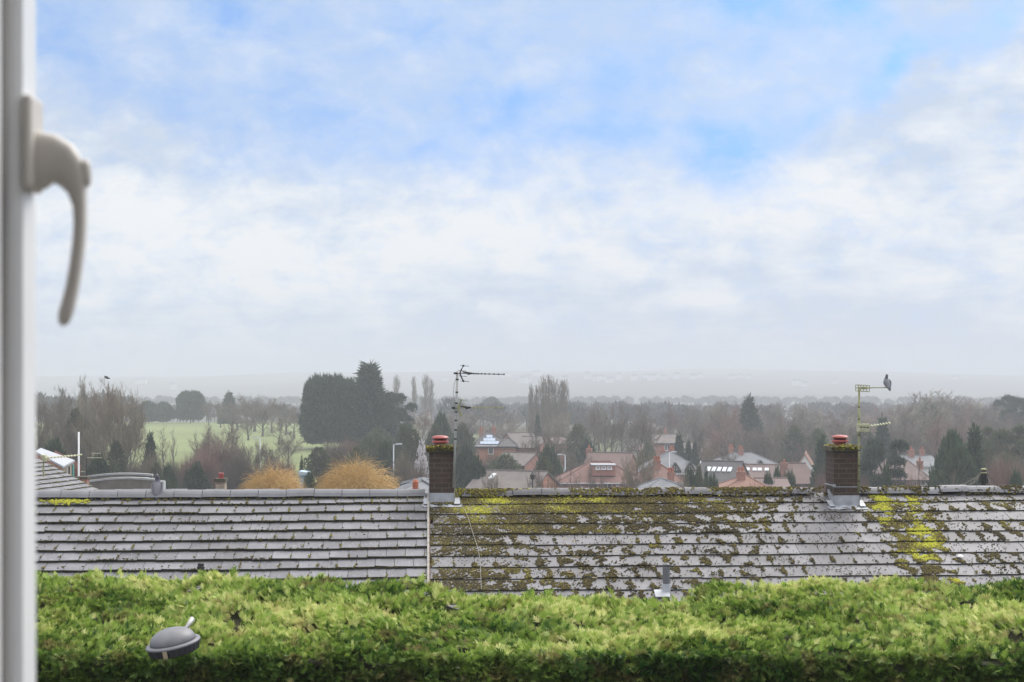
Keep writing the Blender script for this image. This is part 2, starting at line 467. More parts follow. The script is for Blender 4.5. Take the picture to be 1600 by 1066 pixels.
blue = nmix(wt, 1.0, sky.outputs[0], (0.065, 0.11, 0.137), 'MULTIPLY')      # the clear sky at a strength of about 0.12
# an overcast deck is some three times brighter overhead than at the horizon
zen = nramp(wt, Z, [(0.24, 1.0 / 3), (0.75, 1.0)])
ccol = nmix(wt, nramp(wt, Z, [(0.25, 0.0), (0.5, 1.0)]), ccol, (0.97, 0.95, 0.92))
ccol = nmix(wt, 1.0, ccol, nmath(wt, 'MULTIPLY', zen, 3 * CLOUD), 'MULTIPLY')
final = nmix(wt, thick, blue, ccol)
wt.links.new(final, bg.inputs['Color'])
bg.inputs['Strength'].default_value = 1.0
world.cycles.sampling_method = 'AUTOMATIC'

scene.view_settings.view_transform = 'Standard'; scene.view_settings.look = 'None'
scene.view_settings.exposure = EXPO; scene.view_settings.gamma = 1.0
cy = scene.cycles
cy.max_bounces = 6; cy.diffuse_bounces = 3; cy.glossy_bounces = 2; cy.transmission_bounces = 3; cy.volume_bounces = 1; cy.transparent_max_bounces = 6
cy.use_denoising = True; cy.caustics_reflective = False; cy.caustics_refractive = False
cy.sample_clamp_indirect = 6.0

# ---- air
hz = MB().box((0, 1690, 8.5), (3700, 3460, 89))
hm = bpy.data.materials.new('misty_air'); hm.use_nodes = True
ht = hm.node_tree; ht.nodes.remove(ht.nodes['Principled BSDF'])
pv = ht.nodes.new('ShaderNodeVolumePrincipled'); pv.inputs['Density'].default_value = 0.0008
pv.inputs['Color'].default_value = (0.67, 0.695, 0.735, 1); pv.inputs['Anisotropy'].default_value = 0.0
ht.links.new(pv.outputs[0], ht.nodes['Material Output'].inputs['Volume'])
hz = build('haze', hz, hm); tag(hz, kind='stuff')

# ---- ground
gy = np.concatenate([np.arange(-30, 40, 3.0), np.arange(40, 200, 5.0), np.arange(200, 560, 8.0), np.arange(560, 1400, 25.0), np.arange(1400, 3401, 40.0)])
gu = np.linspace(-1, 1, 161)
GX = gu[None, :] * (50 + 0.5 * np.maximum(gy, 0))[:, None]
GY = np.repeat(gy[:, None], len(gu), 1)
GZ = ground(GX, GY)
nv = np.stack([GX, GY, GZ], -1).reshape(-1, 3)
ny_, nx_ = GX.shape
ii = (np.arange(ny_ - 1)[:, None] * nx_ + np.arange(nx_ - 1)[None, :]).ravel()
gf = np.stack([ii, ii + 1, ii + 1 + nx_, ii + nx_], -1)
m, nt, b = new_mat('winter_ground')
co = objco(nt)
grass = nmix(nt, nramp(nt, nnoise(nt, 0.03, 6, co), [(0.35, 0.0), (0.65, 1.0)]), (0.1, 0.128, 0.03), (0.155, 0.185, 0.055))
grass = nmix(nt, nramp(nt, nnoise(nt, 0.6, 5, co), [(0.45, 0.0), (0.75, 0.5)]), grass, (0.07, 0.085, 0.035))
scrub = nmix(nt, nramp(nt, nnoise(nt, 0.25, 6, co), [(0.35, 0.0), (0.65, 1.0)]), (0.042, 0.045, 0.03), (0.078, 0.068, 0.047))
at_ = nt.nodes.new('ShaderNodeAttribute'); at_.attribute_name = 'tint'
nt.links.new(nmix(nt, at_.outputs['Fac'], scrub, grass), b.inputs['Base Color']); b.inputs['Roughness'].default_value = 0.95
uu = GX / np.maximum(GY, 20)
fmask = (np.clip((-uu - 0.055) / 0.02, 0, 1) * np.clip((GY - 150) / 20, 0, 1) * np.clip((520 - GY) / 30, 0, 1))
fmask = np.maximum(fmask, 0.45 * np.clip((GY - 1250) / 30, 0, 1) * np.clip((1420 - GY) / 40, 0, 1) * (np.sin(uu * 26 + GY / 160) > 0.35))
fmask = np.maximum(fmask, 0.8 * np.clip((GY - 330) / 20, 0, 1) * np.clip((480 - GY) / 30, 0, 1) * (uu > -0.03) * (uu < 0.07))
g = obj('ground', np_mesh('ground', nv, gf, m, fmask.ravel(), smooth=True)); tag(g, kind='structure')

# ================================================================== the open window sash beside the camera
SX, S0, S1 = -0.2927, 0.36, 0.952        # inner face plane, hinge end, closing end
sash = thing('window_sash', 'white plastic casement window sash swung open at the edge of the view', 'window sash', (SX, S0, -0.62))
ln = S1 - S0
# the stile profile, seen in plan: x is depth through the sash, y along its width
prof = [(-0.06, ln), (-0.012, ln), (-0.004, ln - 0.003), (0.0, ln - 0.008), (0.0, ln - 0.033), (-0.004, ln - 0.036), (-0.010, ln - 0.038), (-0.010, ln - 0.05),
        (-0.006, ln - 0.054), (-0.008, ln - 0.064), (-0.018, ln - 0.07), (-0.06, ln - 0.07)]
mb = MB().prism(prof, 0.0, 1.24)
build('stile', mb, M['pvc'], sash)
mb = MB().prism([(x, ln - y) for x, y in prof][::-1], 0.0, 1.24)
build('stile', mb, M['pvc'], sash)
for z0 in (0.0, 1.17):
    build('rail', MB().box((-0.032, ln / 2, z0 + 0.035), (0.056, ln - 0.14, 0.07)), M['pvc'], sash, bevel=0.004)
m, nt, b = new_mat('clear_glass'); b.inputs['Transmission Weight'].default_value = 1.0; b.inputs['Roughness'].default_value = 0.02; b.inputs['IOR'].default_value = 1.3
build('glass_pane', MB().box((-0.032, ln / 2, 0.62), (0.02, ln - 0.142, 1.098)), m, sash)
build('seal', MB().box((-0.0165, ln - 0.0725, 0.62), (0.008, 0.004, 1.09)), M['gasket'], sash)
build('seal', MB().prism([(-0.012, ln - 0.0425), (-0.0055, ln - 0.043), (-0.005, ln - 0.046), (-0.0065, ln - 0.0495), (-0.012, ln - 0.0502)], 0.0, 1.24), M['gasket'], sash)
# the handle: base plate on the inner face, neck, hanging grip
hy = ln - 0.0235
zt = 0.62
K = 2400.0 / 0.9285
hz_ = lambda py: zt - (py - HY) / K
hx_ = lambda px: (px - CX) / K - SX
h = thing('handle', None, None, (0, 0, 0)); h.parent = sash
bp = MB().box((0.003, hy, (hz_(152) + hz_(300)) / 2), (0.006, 0.026, hz_(152) - hz_(300)))
build('base_plate', bp, M['handle'], h, bevel=0.0025)
# outline of neck and grip in the x-z plane, drawn as a centre line with half widths (photo pixels, turned into metres at the sash)
cl = [(40, 250, 50, 14), (62, 252, 47, 14), (80, 253, 43, 13), (95, 258, 37, 12.5), (106, 268, 29, 12), (115, 283, 22, 11.5), (121, 300, 14.5, 11), (125, 322, 10.5, 10.5), (125.5, 350, 9.5, 10), (123.5, 380, 9.5, 10), (119, 415, 9.7, 10),
      (113, 450, 10, 10), (107, 475, 10.5, 10), (102, 492, 10.5, 10), (99, 503, 8, 8), (97, 509, 3, 3)]
pts = np.array([(hx_(a), hz_(b_)) for a, b_, _, _ in cl])
V_, F_ = [], []
NS = 16
for i, (p, c) in enumerate(zip(pts, cl)):
    d = pts[min(i + 1, len(pts) - 1)] - pts[max(i - 1, 0)]; d /= np.linalg.norm(d)
    nrm = np.array([-d[1], d[0]])
    if i < 2: nrm = np.array([0, 1.0])
    for k in range(NS):
        t = 2 * math.pi * k / NS
        ct, st_ = math.cos(t), math.sin(t)
        q = p + nrm * (c[2] / K) * np.sign(ct) * abs(ct) ** 0.7
        V_.append((q[0], hy + (c[3] / K) * 1.25 * np.sign(st_) * abs(st_) ** 0.7, q[1]))
for i in range(len(pts) - 1):
    for k in range(NS):
        F_.append((i * NS + k, i * NS + (k + 1) % NS, (i + 1) * NS + (k + 1) % NS, (i + 1) * NS + k))
F_.append(tuple(range(NS))); F_.append(tuple((len(pts) - 1) * NS + k for k in range(NS)))
lv = MB().add(V_, F_)
lv.lathe((hx_(133), hy, hz_(268)), [(0.0025, -0.009), (0.0038, -0.006), (0.0038, 0.004), (0.0022, 0.007)], 12)
build('grip', lv, M['handle'], h, smooth=True)

tag(build('shading_wall', MB().box((0, -0.65, -0.9), (14, 0.3, 7.4)), mat('grey_roughcast', (0.24, 0.235, 0.23), None, 8, 0.9)), kind='structure')  # unseen solid wall added behind the camera to shade sash and handle

# ================================================================== hedge
HF, HB = 11.0, 13.2


def hedge_top(x, y):
    t = np.clip((y - HF) / (HB - HF), 0, 1)
    back = np.interp(x / HB * F_PX + CX, [40, 150, 300, 450, 600, 720, 850, 1000, 1100, 1200, 1400, 1650], [893, 895, 906, 908, 912, 921, 932, 935, 929, 912, 912, 914])
    zb = -(back - HY) / F_PX * HB - 0.005
    zf = -(1012 - HY) / F_PX * HF - 0.05
    lump = 0.035 * np.sin(x * 3.1 + y * 2.3) * np.sin(x * 1.7 - y * 3.7 + 1) + 0.025 * np.sin(x * 7.3 + 2 * y) + 0.02 * np.sin(y * 9 + x * 4)
    return zf + (zb - zf) * t + lump


def sprays(P, A, Lm, tint, k=7):
    """Feathery fronds: at each point a flat spray of k slim leaflets along direction A."""
    n = len(P)
    s = np.cross(A, rng.normal(size=(n, 3))); s /= np.linalg.norm(s, axis=1, keepdims=True) + 1e-9
    V, T = [], []
    for i in range(k):
        side = 0 if i == k - 1 else (1 if i % 2 else -1)
        b0 = 0.1 + 0.62 * i / k
        ln_ = (0.55 - 0.3 * i / k) if side else 0.38
        base = P + A * (Lm * b0)[:, None]
        tip = base + (A * 0.75 + s * side * 0.75) * (Lm * ln_)[:, None]
        nrm = np.cross(A, s)
        wv_ = (s * 0.6 - A * 0.5 * side) if side else s
        w = wv_ * (Lm * 0.088)[:, None]
        V += [base - w, base + w, tip]
        T += [tint, tint, np.clip(tint + 0.12, 0, 1)]
    V = np.stack(V, 1).reshape(-1, 3); T = np.stack(T, 1).reshape(-1)
    return V, np.arange(len(V)).reshape(-1, 3), T


def make_hedge():
    x0, x1 = -5.6, 5.6
    VV, FF, TT, off = [], [], [], 0

    def push(v, f, t):
        nonlocal off
        VV.append(v); FF.append(f + off); TT.append(t); off += len(v)
    # tufts on the top
    nc = 7200
    cx = rng.uniform(x0, x1, nc); cyy = rng.uniform(HF + 0.04, HB + 0.1, nc)
    dens = np.sin(cx * 5.1 + 3 * np.sin(cyy * 2.2)) * np.sin(cyy * 6.3 + 2 * np.sin(cx * 1.9)) + 0.6 * np.sin(cx * 13 + cyy * 7)
    keep = rng.random(nc) < np.clip(0.72 + 0.6 * dens, 0.06, 1)
    cx, cyy, dens = cx[keep], cyy[keep], dens[keep]
    nc = len(cx)
    lean = np.stack([0.75 * np.sin(cx * 1.3 + cyy * 2.1) + rng.normal(0, .55, nc), -0.25 + 0.5 * np.sin(cx * 2.2 - cyy) + rng.normal(0, .5, nc), np.full(nc, 0.75)], -1)
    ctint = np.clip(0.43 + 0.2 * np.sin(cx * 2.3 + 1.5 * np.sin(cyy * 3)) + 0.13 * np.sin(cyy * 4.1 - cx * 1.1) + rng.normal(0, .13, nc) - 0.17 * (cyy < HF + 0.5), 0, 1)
    m_ = 15
    idx = np.repeat(np.arange(nc), m_)
    n = len(idx)
    P = np.stack([cx[idx] + rng.normal(0, .045, n), cyy[idx] + rng.normal(0, .045, n), np.zeros(n)], -1)
    P[:, 2] = hedge_top(P[:, 0], P[:, 1]) - 0.06 + rng.normal(0, .012, n) + 0.03 * dens[idx]
    A = lean[idx] + rng.normal(0, .42, (n, 3)); A[:, 2] = np.abs(A[:, 2]) + 0.08
    A /= np.linalg.norm(A, axis=1, keepdims=True)
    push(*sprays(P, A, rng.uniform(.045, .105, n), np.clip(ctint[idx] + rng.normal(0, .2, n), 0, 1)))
    # the clipped front: shorter leaves pointing out, hanging a little
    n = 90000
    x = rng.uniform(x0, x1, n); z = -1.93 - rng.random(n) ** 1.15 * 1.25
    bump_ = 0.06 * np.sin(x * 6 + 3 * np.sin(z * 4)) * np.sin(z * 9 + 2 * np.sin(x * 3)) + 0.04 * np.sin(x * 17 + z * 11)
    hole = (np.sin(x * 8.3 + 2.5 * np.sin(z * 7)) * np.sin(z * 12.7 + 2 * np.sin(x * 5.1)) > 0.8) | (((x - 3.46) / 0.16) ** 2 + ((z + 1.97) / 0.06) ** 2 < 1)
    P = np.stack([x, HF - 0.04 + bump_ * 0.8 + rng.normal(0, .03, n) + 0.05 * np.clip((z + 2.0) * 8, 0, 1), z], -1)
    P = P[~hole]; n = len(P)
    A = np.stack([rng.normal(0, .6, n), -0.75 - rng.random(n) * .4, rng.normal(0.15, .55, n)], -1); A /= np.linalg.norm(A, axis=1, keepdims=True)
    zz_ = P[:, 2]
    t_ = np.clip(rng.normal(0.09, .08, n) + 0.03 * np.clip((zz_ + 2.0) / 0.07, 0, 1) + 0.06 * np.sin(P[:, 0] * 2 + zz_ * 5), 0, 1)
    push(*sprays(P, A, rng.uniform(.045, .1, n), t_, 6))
    # odd long shoots the shears missed, sticking up along the back
    n = 1500
    x = rng.uniform(x0, x1, n); y = rng.uniform(HB - 0.5, HB + 0.1, n)
    P = np.stack([x, y, hedge_top(x, y) - 0.03], -1)
    A = np.stack([rng.normal(0, .5, n), rng.normal(0, .3, n), np.ones(n)], -1); A /= np.linalg.norm(A, axis=1, keepdims=True)
    push(*sprays(P, A, rng.uniform(.04, .1, n) + .07 * (rng.random(n) < .04), np.clip(rng.normal(.5, .18, n), 0, 1)))
    leaves = np_mesh('hedge', np.concatenate(VV), np.concatenate(FF), M['hedge'], np.concatenate(TT))
    return leaves


def straw(m_):
    nt = m_.node_tree; ramp = [n for n in nt.nodes if n.type == 'VALTORGB'][0]
    dst = [l.to_socket for l in ramp.outputs[0].links]
    f = nmath(nt, 'MULTIPLY', nramp(nt, nnoise(nt, 5.5, 4, objco(nt)), [(0.53, 0.0), (0.68, 1.0)]), 0.6)
    c = nmix(nt, f, ramp.outputs[0], (0.36, 0.26, 0.12))
    for d_ in dst: nt.links.new(c, d_)
    return m_


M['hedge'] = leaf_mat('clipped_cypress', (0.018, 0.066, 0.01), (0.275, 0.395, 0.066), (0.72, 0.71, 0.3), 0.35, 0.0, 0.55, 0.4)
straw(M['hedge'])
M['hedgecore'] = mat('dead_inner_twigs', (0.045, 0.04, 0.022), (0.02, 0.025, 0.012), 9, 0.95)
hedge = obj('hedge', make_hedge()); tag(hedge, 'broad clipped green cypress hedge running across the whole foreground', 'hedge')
# its woody inside
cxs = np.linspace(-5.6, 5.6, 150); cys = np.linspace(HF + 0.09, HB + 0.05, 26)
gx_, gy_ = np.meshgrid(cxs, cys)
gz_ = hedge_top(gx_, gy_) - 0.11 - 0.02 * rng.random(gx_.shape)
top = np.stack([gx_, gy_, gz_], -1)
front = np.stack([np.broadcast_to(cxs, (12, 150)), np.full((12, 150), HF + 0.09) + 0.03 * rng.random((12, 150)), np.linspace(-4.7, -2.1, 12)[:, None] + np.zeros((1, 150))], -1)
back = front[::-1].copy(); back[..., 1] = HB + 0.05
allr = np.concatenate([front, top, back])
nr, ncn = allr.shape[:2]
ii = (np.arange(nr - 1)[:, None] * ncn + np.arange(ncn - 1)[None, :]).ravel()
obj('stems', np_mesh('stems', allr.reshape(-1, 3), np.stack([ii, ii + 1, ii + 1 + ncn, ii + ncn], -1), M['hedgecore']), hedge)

# ================================================================== lamp head over the hedge
lp = at(270, 1003, 10.55)
S = 10.55 / F_PX
lamp = thing('garden_lamp', 'grey domed lamp head tilted over the front edge of the hedge', 'lamp', lp)
rot = np.array((Matrix.Rotation(R(-10), 3, 'Y') @ Matrix.Rotation(R(6), 3, 'X')))
Rr = 43 * S
fix = lambda mb_: mb_
d_ = MB().lathe((0, 0, 0), [(Rr * 0.83, 0.0)] + [(Rr * 0.83 * math.cos(t), 22 * S * math.sin(t) ** 0.9) for t in np.linspace(0.12, 1.5, 12)], 40, mat3=rot)
build('dome', d_, M['greyplastic'], lamp, smooth=True)
d_ = MB().lathe((0, 0, 0), [(Rr * 0.8, 0.0), (Rr * 0.86, 1.2 * S), (Rr * 0.97, -0.2 * S), (Rr, -2.2 * S), (Rr * 0.985, -4 * S), (Rr * 0.93, -4 * S)], 48, mat3=rot)
build('rim', d_, M['greyplastic'], lamp, smooth=True)
pr = []
nn = 112
V_, F_ = [], []
for ring, (rr_, zz_) in enumerate([(0.95, -3.6), (0.955, -6), (0.9, -15), (0.84, -16.5), (0.2, -16.5)]):
    for k in range(nn):
        a = 2 * math.pi * k / nn
        q = rr_ * Rr * (1 - (0.025 if (k % 4) in (2, 3) and ring < 3 else 0))
        V_.append(np.array((q * math.cos(a), q * math.sin(a), zz_ * S)) @ rot.T)
for i in range(4):
    for k in range(nn):
        F_.append((i * nn + k, i * nn + (k + 1) % nn, (i + 1) * nn + (k + 1) % nn, (i + 1) * nn + k))
F_.append(tuple(4 * nn + k for k in range(nn)))
build('skirt', MB().add(V_, F_), M['darkplastic'], lamp)
cp = MB().box(np.array((-5 * S, -Rr * 0.985, -9 * S)) @ rot.T, (6.5 * S, 0.012, 11 * S), rot=rot)
cp.add(np.array([(-8 * S, -Rr * 0.97, -14.5 * S), (-2 * S, -Rr * 0.97, -14.5 * S), (-5 * S, -Rr * 0.9, -19 * S), (-5 * S, -Rr * 1.0, -14.5 * S)]) @ rot.T, [(0, 1, 2), (0, 3, 1), (1, 3, 2), (0, 2, 3)])
build('clip', cp, M['tan'], lamp)
br_ = MB().tube(np.array([(13 * S, 0.09, 13 * S), (17 * S, 0.15, 21 * S), (22 * S, 0.19, 30 * S)]), [0.013, 0.016, 0.019], 10)
br_.tube(np.array([(0, 0.0, -14 * S), (0, 0.1, -20 * S), (2 * S, 0.4, -22 * S), (2 * S, 0.62, -0.2), (2 * S, 0.66, -1.6)]), [0.02, 0.02, 0.02, 0.022, 0.024], 10)
build('bracket', br_, M['alu'], lamp, smooth=True)

# ================================================================== the two tiled roofs across the way
TH = R(21.2)


class Slope:
    """A tiled slope: u along the ridge, v down the slope, w proud of it."""
    def __init__(s, O, yaw, tilt=0.0, th=TH):
        s.O = np.array(O, float)
        s.u = np.array([math.cos(yaw) * math.cos(tilt), math.sin(yaw) * math.cos(tilt), math.sin(tilt)])
        hd = np.array([math.sin(yaw), -math.cos(yaw), 0])
        s.v = hd * math.cos(th) + np.array([0, 0, -math.sin(th)])
        s.w = np.cross(s.u, -s.v); s.w /= np.linalg.norm(s.w)
        if s.w[2] < 0: s.w = -s.w

    def p(s, u, v, w=0.0):
        u, v, w = (np.asarray(q, float)[..., None] for q in (u, v, w))
        return s.O + u * s.u + v * s.v + w * s.w

    def uv_of(s, px, py):
        """Where the line of sight through this place of the photograph meets the slope."""
        d = np.array([(px - CX) / F_PX, 1.0, -(py - HY) / F_PX])
        A = np.stack([s.u, s.v, -d], 1)
        q = np.linalg.solve(A, -s.O)
        return q[0], q[1]


def tile_mesh(sl, u0, u1, ncourse, gauge, width, thick, mats, stagger=0.5, sag=0.0, jit=0.004, ph=0.0, seed=1, slip=0.006):
    r = np.random.default_rng(seed)
    V, F, MI, T = [], [], [], []
    n = 0
    for k in range(ncourse):
        st = -width * ((k % 2) * stagger + 0.07 * math.sin(k * 2.1)) + ph
        cuts = np.arange(u0 + st, u1 + width, width)
        dz0 = r.normal(0, jit * 0.8)
        for a in cuts:
            lo, hi = max(a + 0.003, u0), min(a + width - 0.003, u1)
            if hi - lo < 0.02: continue
            mid = (lo + hi) / 2
            sg = -sag * math.sin(math.pi * (mid - u0) / (u1 - u0)) * (0.4 + 0.6 * k / ncourse)
            j = r.normal(0, jit, 4)
            va, vb = k * gauge - 0.05, (k + 1) * gauge + r.normal(0, slip) + 0.012 * math.sin(mid * 1.9 + k * 0.9)
            bl, br__ = r.normal(0, slip * 0.5), r.normal(0, slip * 0.5)
            # four top corners then the same ones below
            q = [(lo, va, 0.002 + sg), (hi, va, 0.002 + sg), (hi, vb + br__, thick + j[0] + sg), (lo, vb + bl, thick + j[1] + sg)]
            q += [(a_, b_, c_ - thick - 0.004) for a_, b_, c_ in q]
            V += q
            F += [(n, n + 3, n + 2, n + 1), (n + 3, n + 7, n + 6, n + 2), (n, n + 4, n + 7, n + 3), (n + 1, n + 2, n + 6, n + 5), (n + 4, n + 5, n + 6, n + 7), (n, n + 1, n + 5, n + 4)]
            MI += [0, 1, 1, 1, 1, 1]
            T += [r.random()] * 8
            n += 8
    q = np.array(V)
    me = np_mesh('roof', sl.p(q[:, 0], q[:, 1], q[:, 2]), np.array(F), mats, T, MI)
    return me


def roof_tile_mat(name, c1, c2, stain, amt, lich):
    m, nt, b = new_mat(name)
    co = objco(nt)
    a = nt.nodes.new('ShaderNodeAttribute'); a.attribute_name = 'tint'
    col = nmix(nt, nramp(nt, nnoise(nt, 2.2, 6, co), [(0.35, 0.0), (0.65, 1.0)]), c1, c2)
    col = nmix(nt, 1.0, col, nmath(nt, 'ADD', nmath(nt, 'MULTIPLY', a.outputs['Fac'], 0.36), 0.82), 'MULTIPLY')
    col = nmix(nt, nmath(nt, 'MULTIPLY', nramp(nt, nnoise(nt, 1.1, 5, co), [(0.45, 0.0), (0.72, 1.0)]), 0.35), col, tuple(x * 0.62 for x in c2))
    col = nmix(nt, nmath(nt, 'MULTIPLY', nramp(nt, nnoise(nt, 17, 4, co), [(0.58, 0.0), (0.68, 1.0)]), amt), col, stain)
    col = nmix(nt, nmath(nt, 'MULTIPLY', nramp(nt, nnoise(nt, 42, 2, co), [(0.66, 0.0), (0.72, 1.0)]), lich), col, (0.62, 0.62, 0.6))
    nt.links.new(col, b.inputs['Base Color'])
    b.inputs['Roughness'].default_value = 0.62; b.inputs['Specular IOR Level'].default_value = 0.42
    bump(nt, b, nnoise(nt, 60, 4, co), 0.25, 0.006)
    return m


M['tile_l'] = roof_tile_mat('grey_concrete_tiles', (0.155, 0.154, 0.168), (0.118, 0.116, 0.128), (0.1, 0.09, 0.05), 0.35, 0.75)
M['tile_r'] = roof_tile_mat('mossy_grey_tiles', (0.145, 0.141, 0.152), (0.105, 0.1, 0.106), (0.1, 0.085, 0.04), 0.4, 0.3)
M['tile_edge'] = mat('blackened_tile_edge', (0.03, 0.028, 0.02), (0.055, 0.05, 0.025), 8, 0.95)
M['ridge_l'] = mat('grey_ridge_tile', (0.165, 0.165, 0.178), (0.12, 0.12, 0.13), 4, 0.6, spec=0.5, bmp=0.2)
M['moss'] = leaf_mat('roof_moss', (0.03, 0.024, 0.012), (0.1, 0.08, 0.022), (0.36, 0.36, 0.034), 0.0, 0.0, 0.95)
M['litter'] = mat('dry_litter', (0.42, 0.34, 0.24), (0.3, 0.24, 0.16), 8, 0.9)


def moss_mesh(sl, u, v, w, size, tint, hf=0.55):
    """Cushions of moss: low knobbly domes."""
    n = len(u); K_ = 7
    r = rng
    ang = np.arange(K_) * 2 * np.pi / K_
    V = np.zeros((n, 2 * K_ + 1, 3))
    ph = r.uniform(0, 6.28, n)
    asp = r.uniform(0.6, 1.5, n)
    for k in range(K_):
        rad = size * r.uniform(.7, 1.25, n)
        cu, cv = np.cos(ang[k] + ph), np.sin(ang[k] + ph)
        V[:, k] = np.stack([u + rad * cu * asp, v + rad * cv / asp, w - 0.004], -1)
        rad2 = rad * r.uniform(.45, .75, n)
        V[:, K_ + k] = np.stack([u + rad2 * cu * asp, v + rad2 * cv / asp, w + size * hf * r.uniform(.6, 1.1, n)], -1)
    V[:, 2 * K_] = np.stack([u, v, w + size * hf * r.uniform(.9, 1.4, n)], -1)
    f4, f3 = [], []
    for k in range(K_):
        k2 = (k + 1) % K_
        f4.append((k, k2, K_ + k2, K_ + k)); f3.append((K_ + k, K_ + k2, 2 * K_))
    o = (np.arange(n) * (2 * K_ + 1))[:, None, None]
    F4 = (np.array(f4)[None] + o).reshape(-1, 4); F3 = (np.array(f3)[None] + o).reshape(-1, 3)
    VV = V.reshape(-1, 3)
    T = np.repeat(tint, 2 * K_ + 1) + r.normal(0, .05, n * (2 * K_ + 1))
    return np_mesh('moss', sl.p(VV[:, 0], VV[:, 1], VV[:, 2]), [F4, F3], M['moss'], np.clip(T, 0, 1), smooth=True)


def blobby(u, v, s, seed):
    r = np.random.default_rng(seed)
    z = np.zeros_like(u)
    for i in range(7):
        a, ph = r.uniform(0, 6.28), r.uniform(0, 6.28)
        f = s * r.uniform(.7, 2.6)
        z += np.sin(f * (u * math.cos(a) + v * math.sin(a)) + ph) / 7 ** 0.5
    return z


# ---- left bungalow
YAW = R(3.15)
slL = Slope(at(667.5, 775, 24.0), YAW)
GL, WL, TL = 0.30, 0.272, 0.044
uL0 = -8.2
bunL = thing('bungalow', 'bungalow with a clean grey tiled roof on the left across the hedge', 'bungalow', slL.O + np.array([-4, 3.9, 0]) * [1, 1, 0] + [0, 0, 0])
bunL.location = (0, 0, 0)
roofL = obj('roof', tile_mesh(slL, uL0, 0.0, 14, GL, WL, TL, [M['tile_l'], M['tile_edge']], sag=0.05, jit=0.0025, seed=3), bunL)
# far slope, undercloak and walls
hdv = np.array([0, 1.0, 0]) * math.cos(TH) + np.array([0, 0, -math.sin(TH)])


def body(sl, u0, u1, len_, parent, wallmat, roofmat):
    a, b_ = sl.p(u0, 0.0, -0.03), sl.p(u1, 0.0, -0.03)
    back_ = -sl.v * [1, 1, 0] * len_ + np.array([0, 0, sl.v[2] * len_])
    mb_ = MB().add([a, b_, b_ + back_, a + back_, a - sl.w * 0.05, b_ - sl.w * 0.05, b_ + back_ - [0, 0, .06], a + back_ - [0, 0, .06]],
                   [(0, 1, 2, 3), (4, 5, 1, 0), (5, 6, 2, 1), (6, 7, 3, 2), (7, 4, 0, 3), (4, 7, 6, 5)])
    r_ = build('roof', mb_, roofmat, parent)
    # walls under the eaves, gable ends up to the tiles
    fl = sl.v * (len_ - 0.35)
    z0 = -6.6
    V_ = []
    for uu_ in (u0 + 0.05, u1 - 0.05):
        t_ = sl.p(uu_, 0.0, -0.12)
        f_ = t_ + fl; k_ = t_ + fl * [1, 1, 1] - 2 * np.array([fl[0], fl[1], 0])
        V_ += [[f_[0], f_[1], z0], f_, t_, k_, [k_[0], k_[1], z0]]
    mb_ = MB().add(V_, [(0, 1, 2, 3, 4), (9, 8, 7, 6, 5), (0, 5, 6, 1), (3, 8, 9, 4), (1, 6, 7, 2), (2, 7, 8, 3), (0, 4, 9, 5)])
    build('wall', mb_, wallmat, parent)
    # gutter along the eaves
    e0, e1 = sl.p(u0, len_ + 0.03, -0.08), sl.p(u1, len_ + 0.03, -0.08)
    build('gutter', MB().tube([e0, e1], 0.055, 8), M['black'], parent)


body(slL, uL0, 0.0, 14 * GL, bunL, M['brick'], M['r_grey'])


def ridge(sl, u0, u1, length, rad, mats, parent, seed, wob=0.004):
    r = np.random.default_rng(seed)
    mb_ = MB()
    u = u0
    prof = [(-0.135, -0.022), (-0.1, 0.028), (-0.06, 0.062), (-0.02, 0.078), (0.02, 0.078), (0.06, 0.062), (0.1, 0.028), (0.135, -0.022)]
    while u < u1 - 0.02:
        e = min(u + length, u1)
        s_ = 1 + r.normal(0, .03)
        dz = r.normal(0, wob); dz2 = dz + r.normal(0, wob)
        V_ = []
        for uu_, d0 in ((u + 0.004, dz), (e - 0.004, dz2)):
            base = sl.p(uu_, 0.0, 0.0)
            hd = sl.v * [1, 1, 0]; hd /= np.linalg.norm(hd)
            for sc_ in (1.0, 0.86):
                for a, b_ in prof:
                    V_.append(base + hd * a * rad * s_ * sc_ + np.array([0, 0, 1]) * (b_ * rad * sc_ * s_ + d0 + 0.03 * rad))
        n = len(prof)
        F_ = []
        for k in range(n - 1):
            F_ += [(k, k + 1, 2 * n + k + 1, 2 * n + k), (n + k, 3 * n + k, 3 * n + k + 1, n + k + 1), (k, n + k, n + k + 1, k + 1), (2 * n + k, 2 * n + k + 1, 3 * n + k + 1, 3 * n + k)]
        F_ += [(0, 2 * n, 3 * n, n), (n - 1, 2 * n - 1, 4 * n - 1, 3 * n - 1)]
        mb_.add(V_, F_, 0, r.random())
        u = e
    return build('ridge_tiles', mb_, mats, parent)


ridge(slL, uL0, -0.02, 0.43, 1.0, M['ridge_l'], roofL, 5)
# moss in the joints of the left roof
n = 2600
k = rng.integers(0, 13, n); a = rng.integers(0, 32, n)
st = -WL * ((k % 2) * 0.5 + 0.07 * np.sin(k * 2.1))
u = uL0 + st + a * WL + rng.normal(0, .008, n)
v = (k + 1) * GL - np.abs(rng.normal(0, .075, n)); w = TL * ((v / GL) - k) + 0.0
onj = (rng.random(n) < np.clip(0.62 - 0.03 * k, .3, 1)) & (u > uL0 + 0.02) & (u < -0.03)
u2 = rng.uniform(uL0, -0.05, 5200); k2 = rng.integers(0, 13, 5200); v2 = (k2 + 1) * GL - np.abs(rng.normal(0, .012, 5200)) + 0.012; w2 = np.full(5200, TL * 0.75) - rng.random(5200) * 0.02
p0 = blobby(u2, k2 * 0.6, 3.0, 5) > -0.1 + 0.05 * k2
u2, v2, w2, k2 = u2[p0], v2[p0], w2[p0], k2[p0]
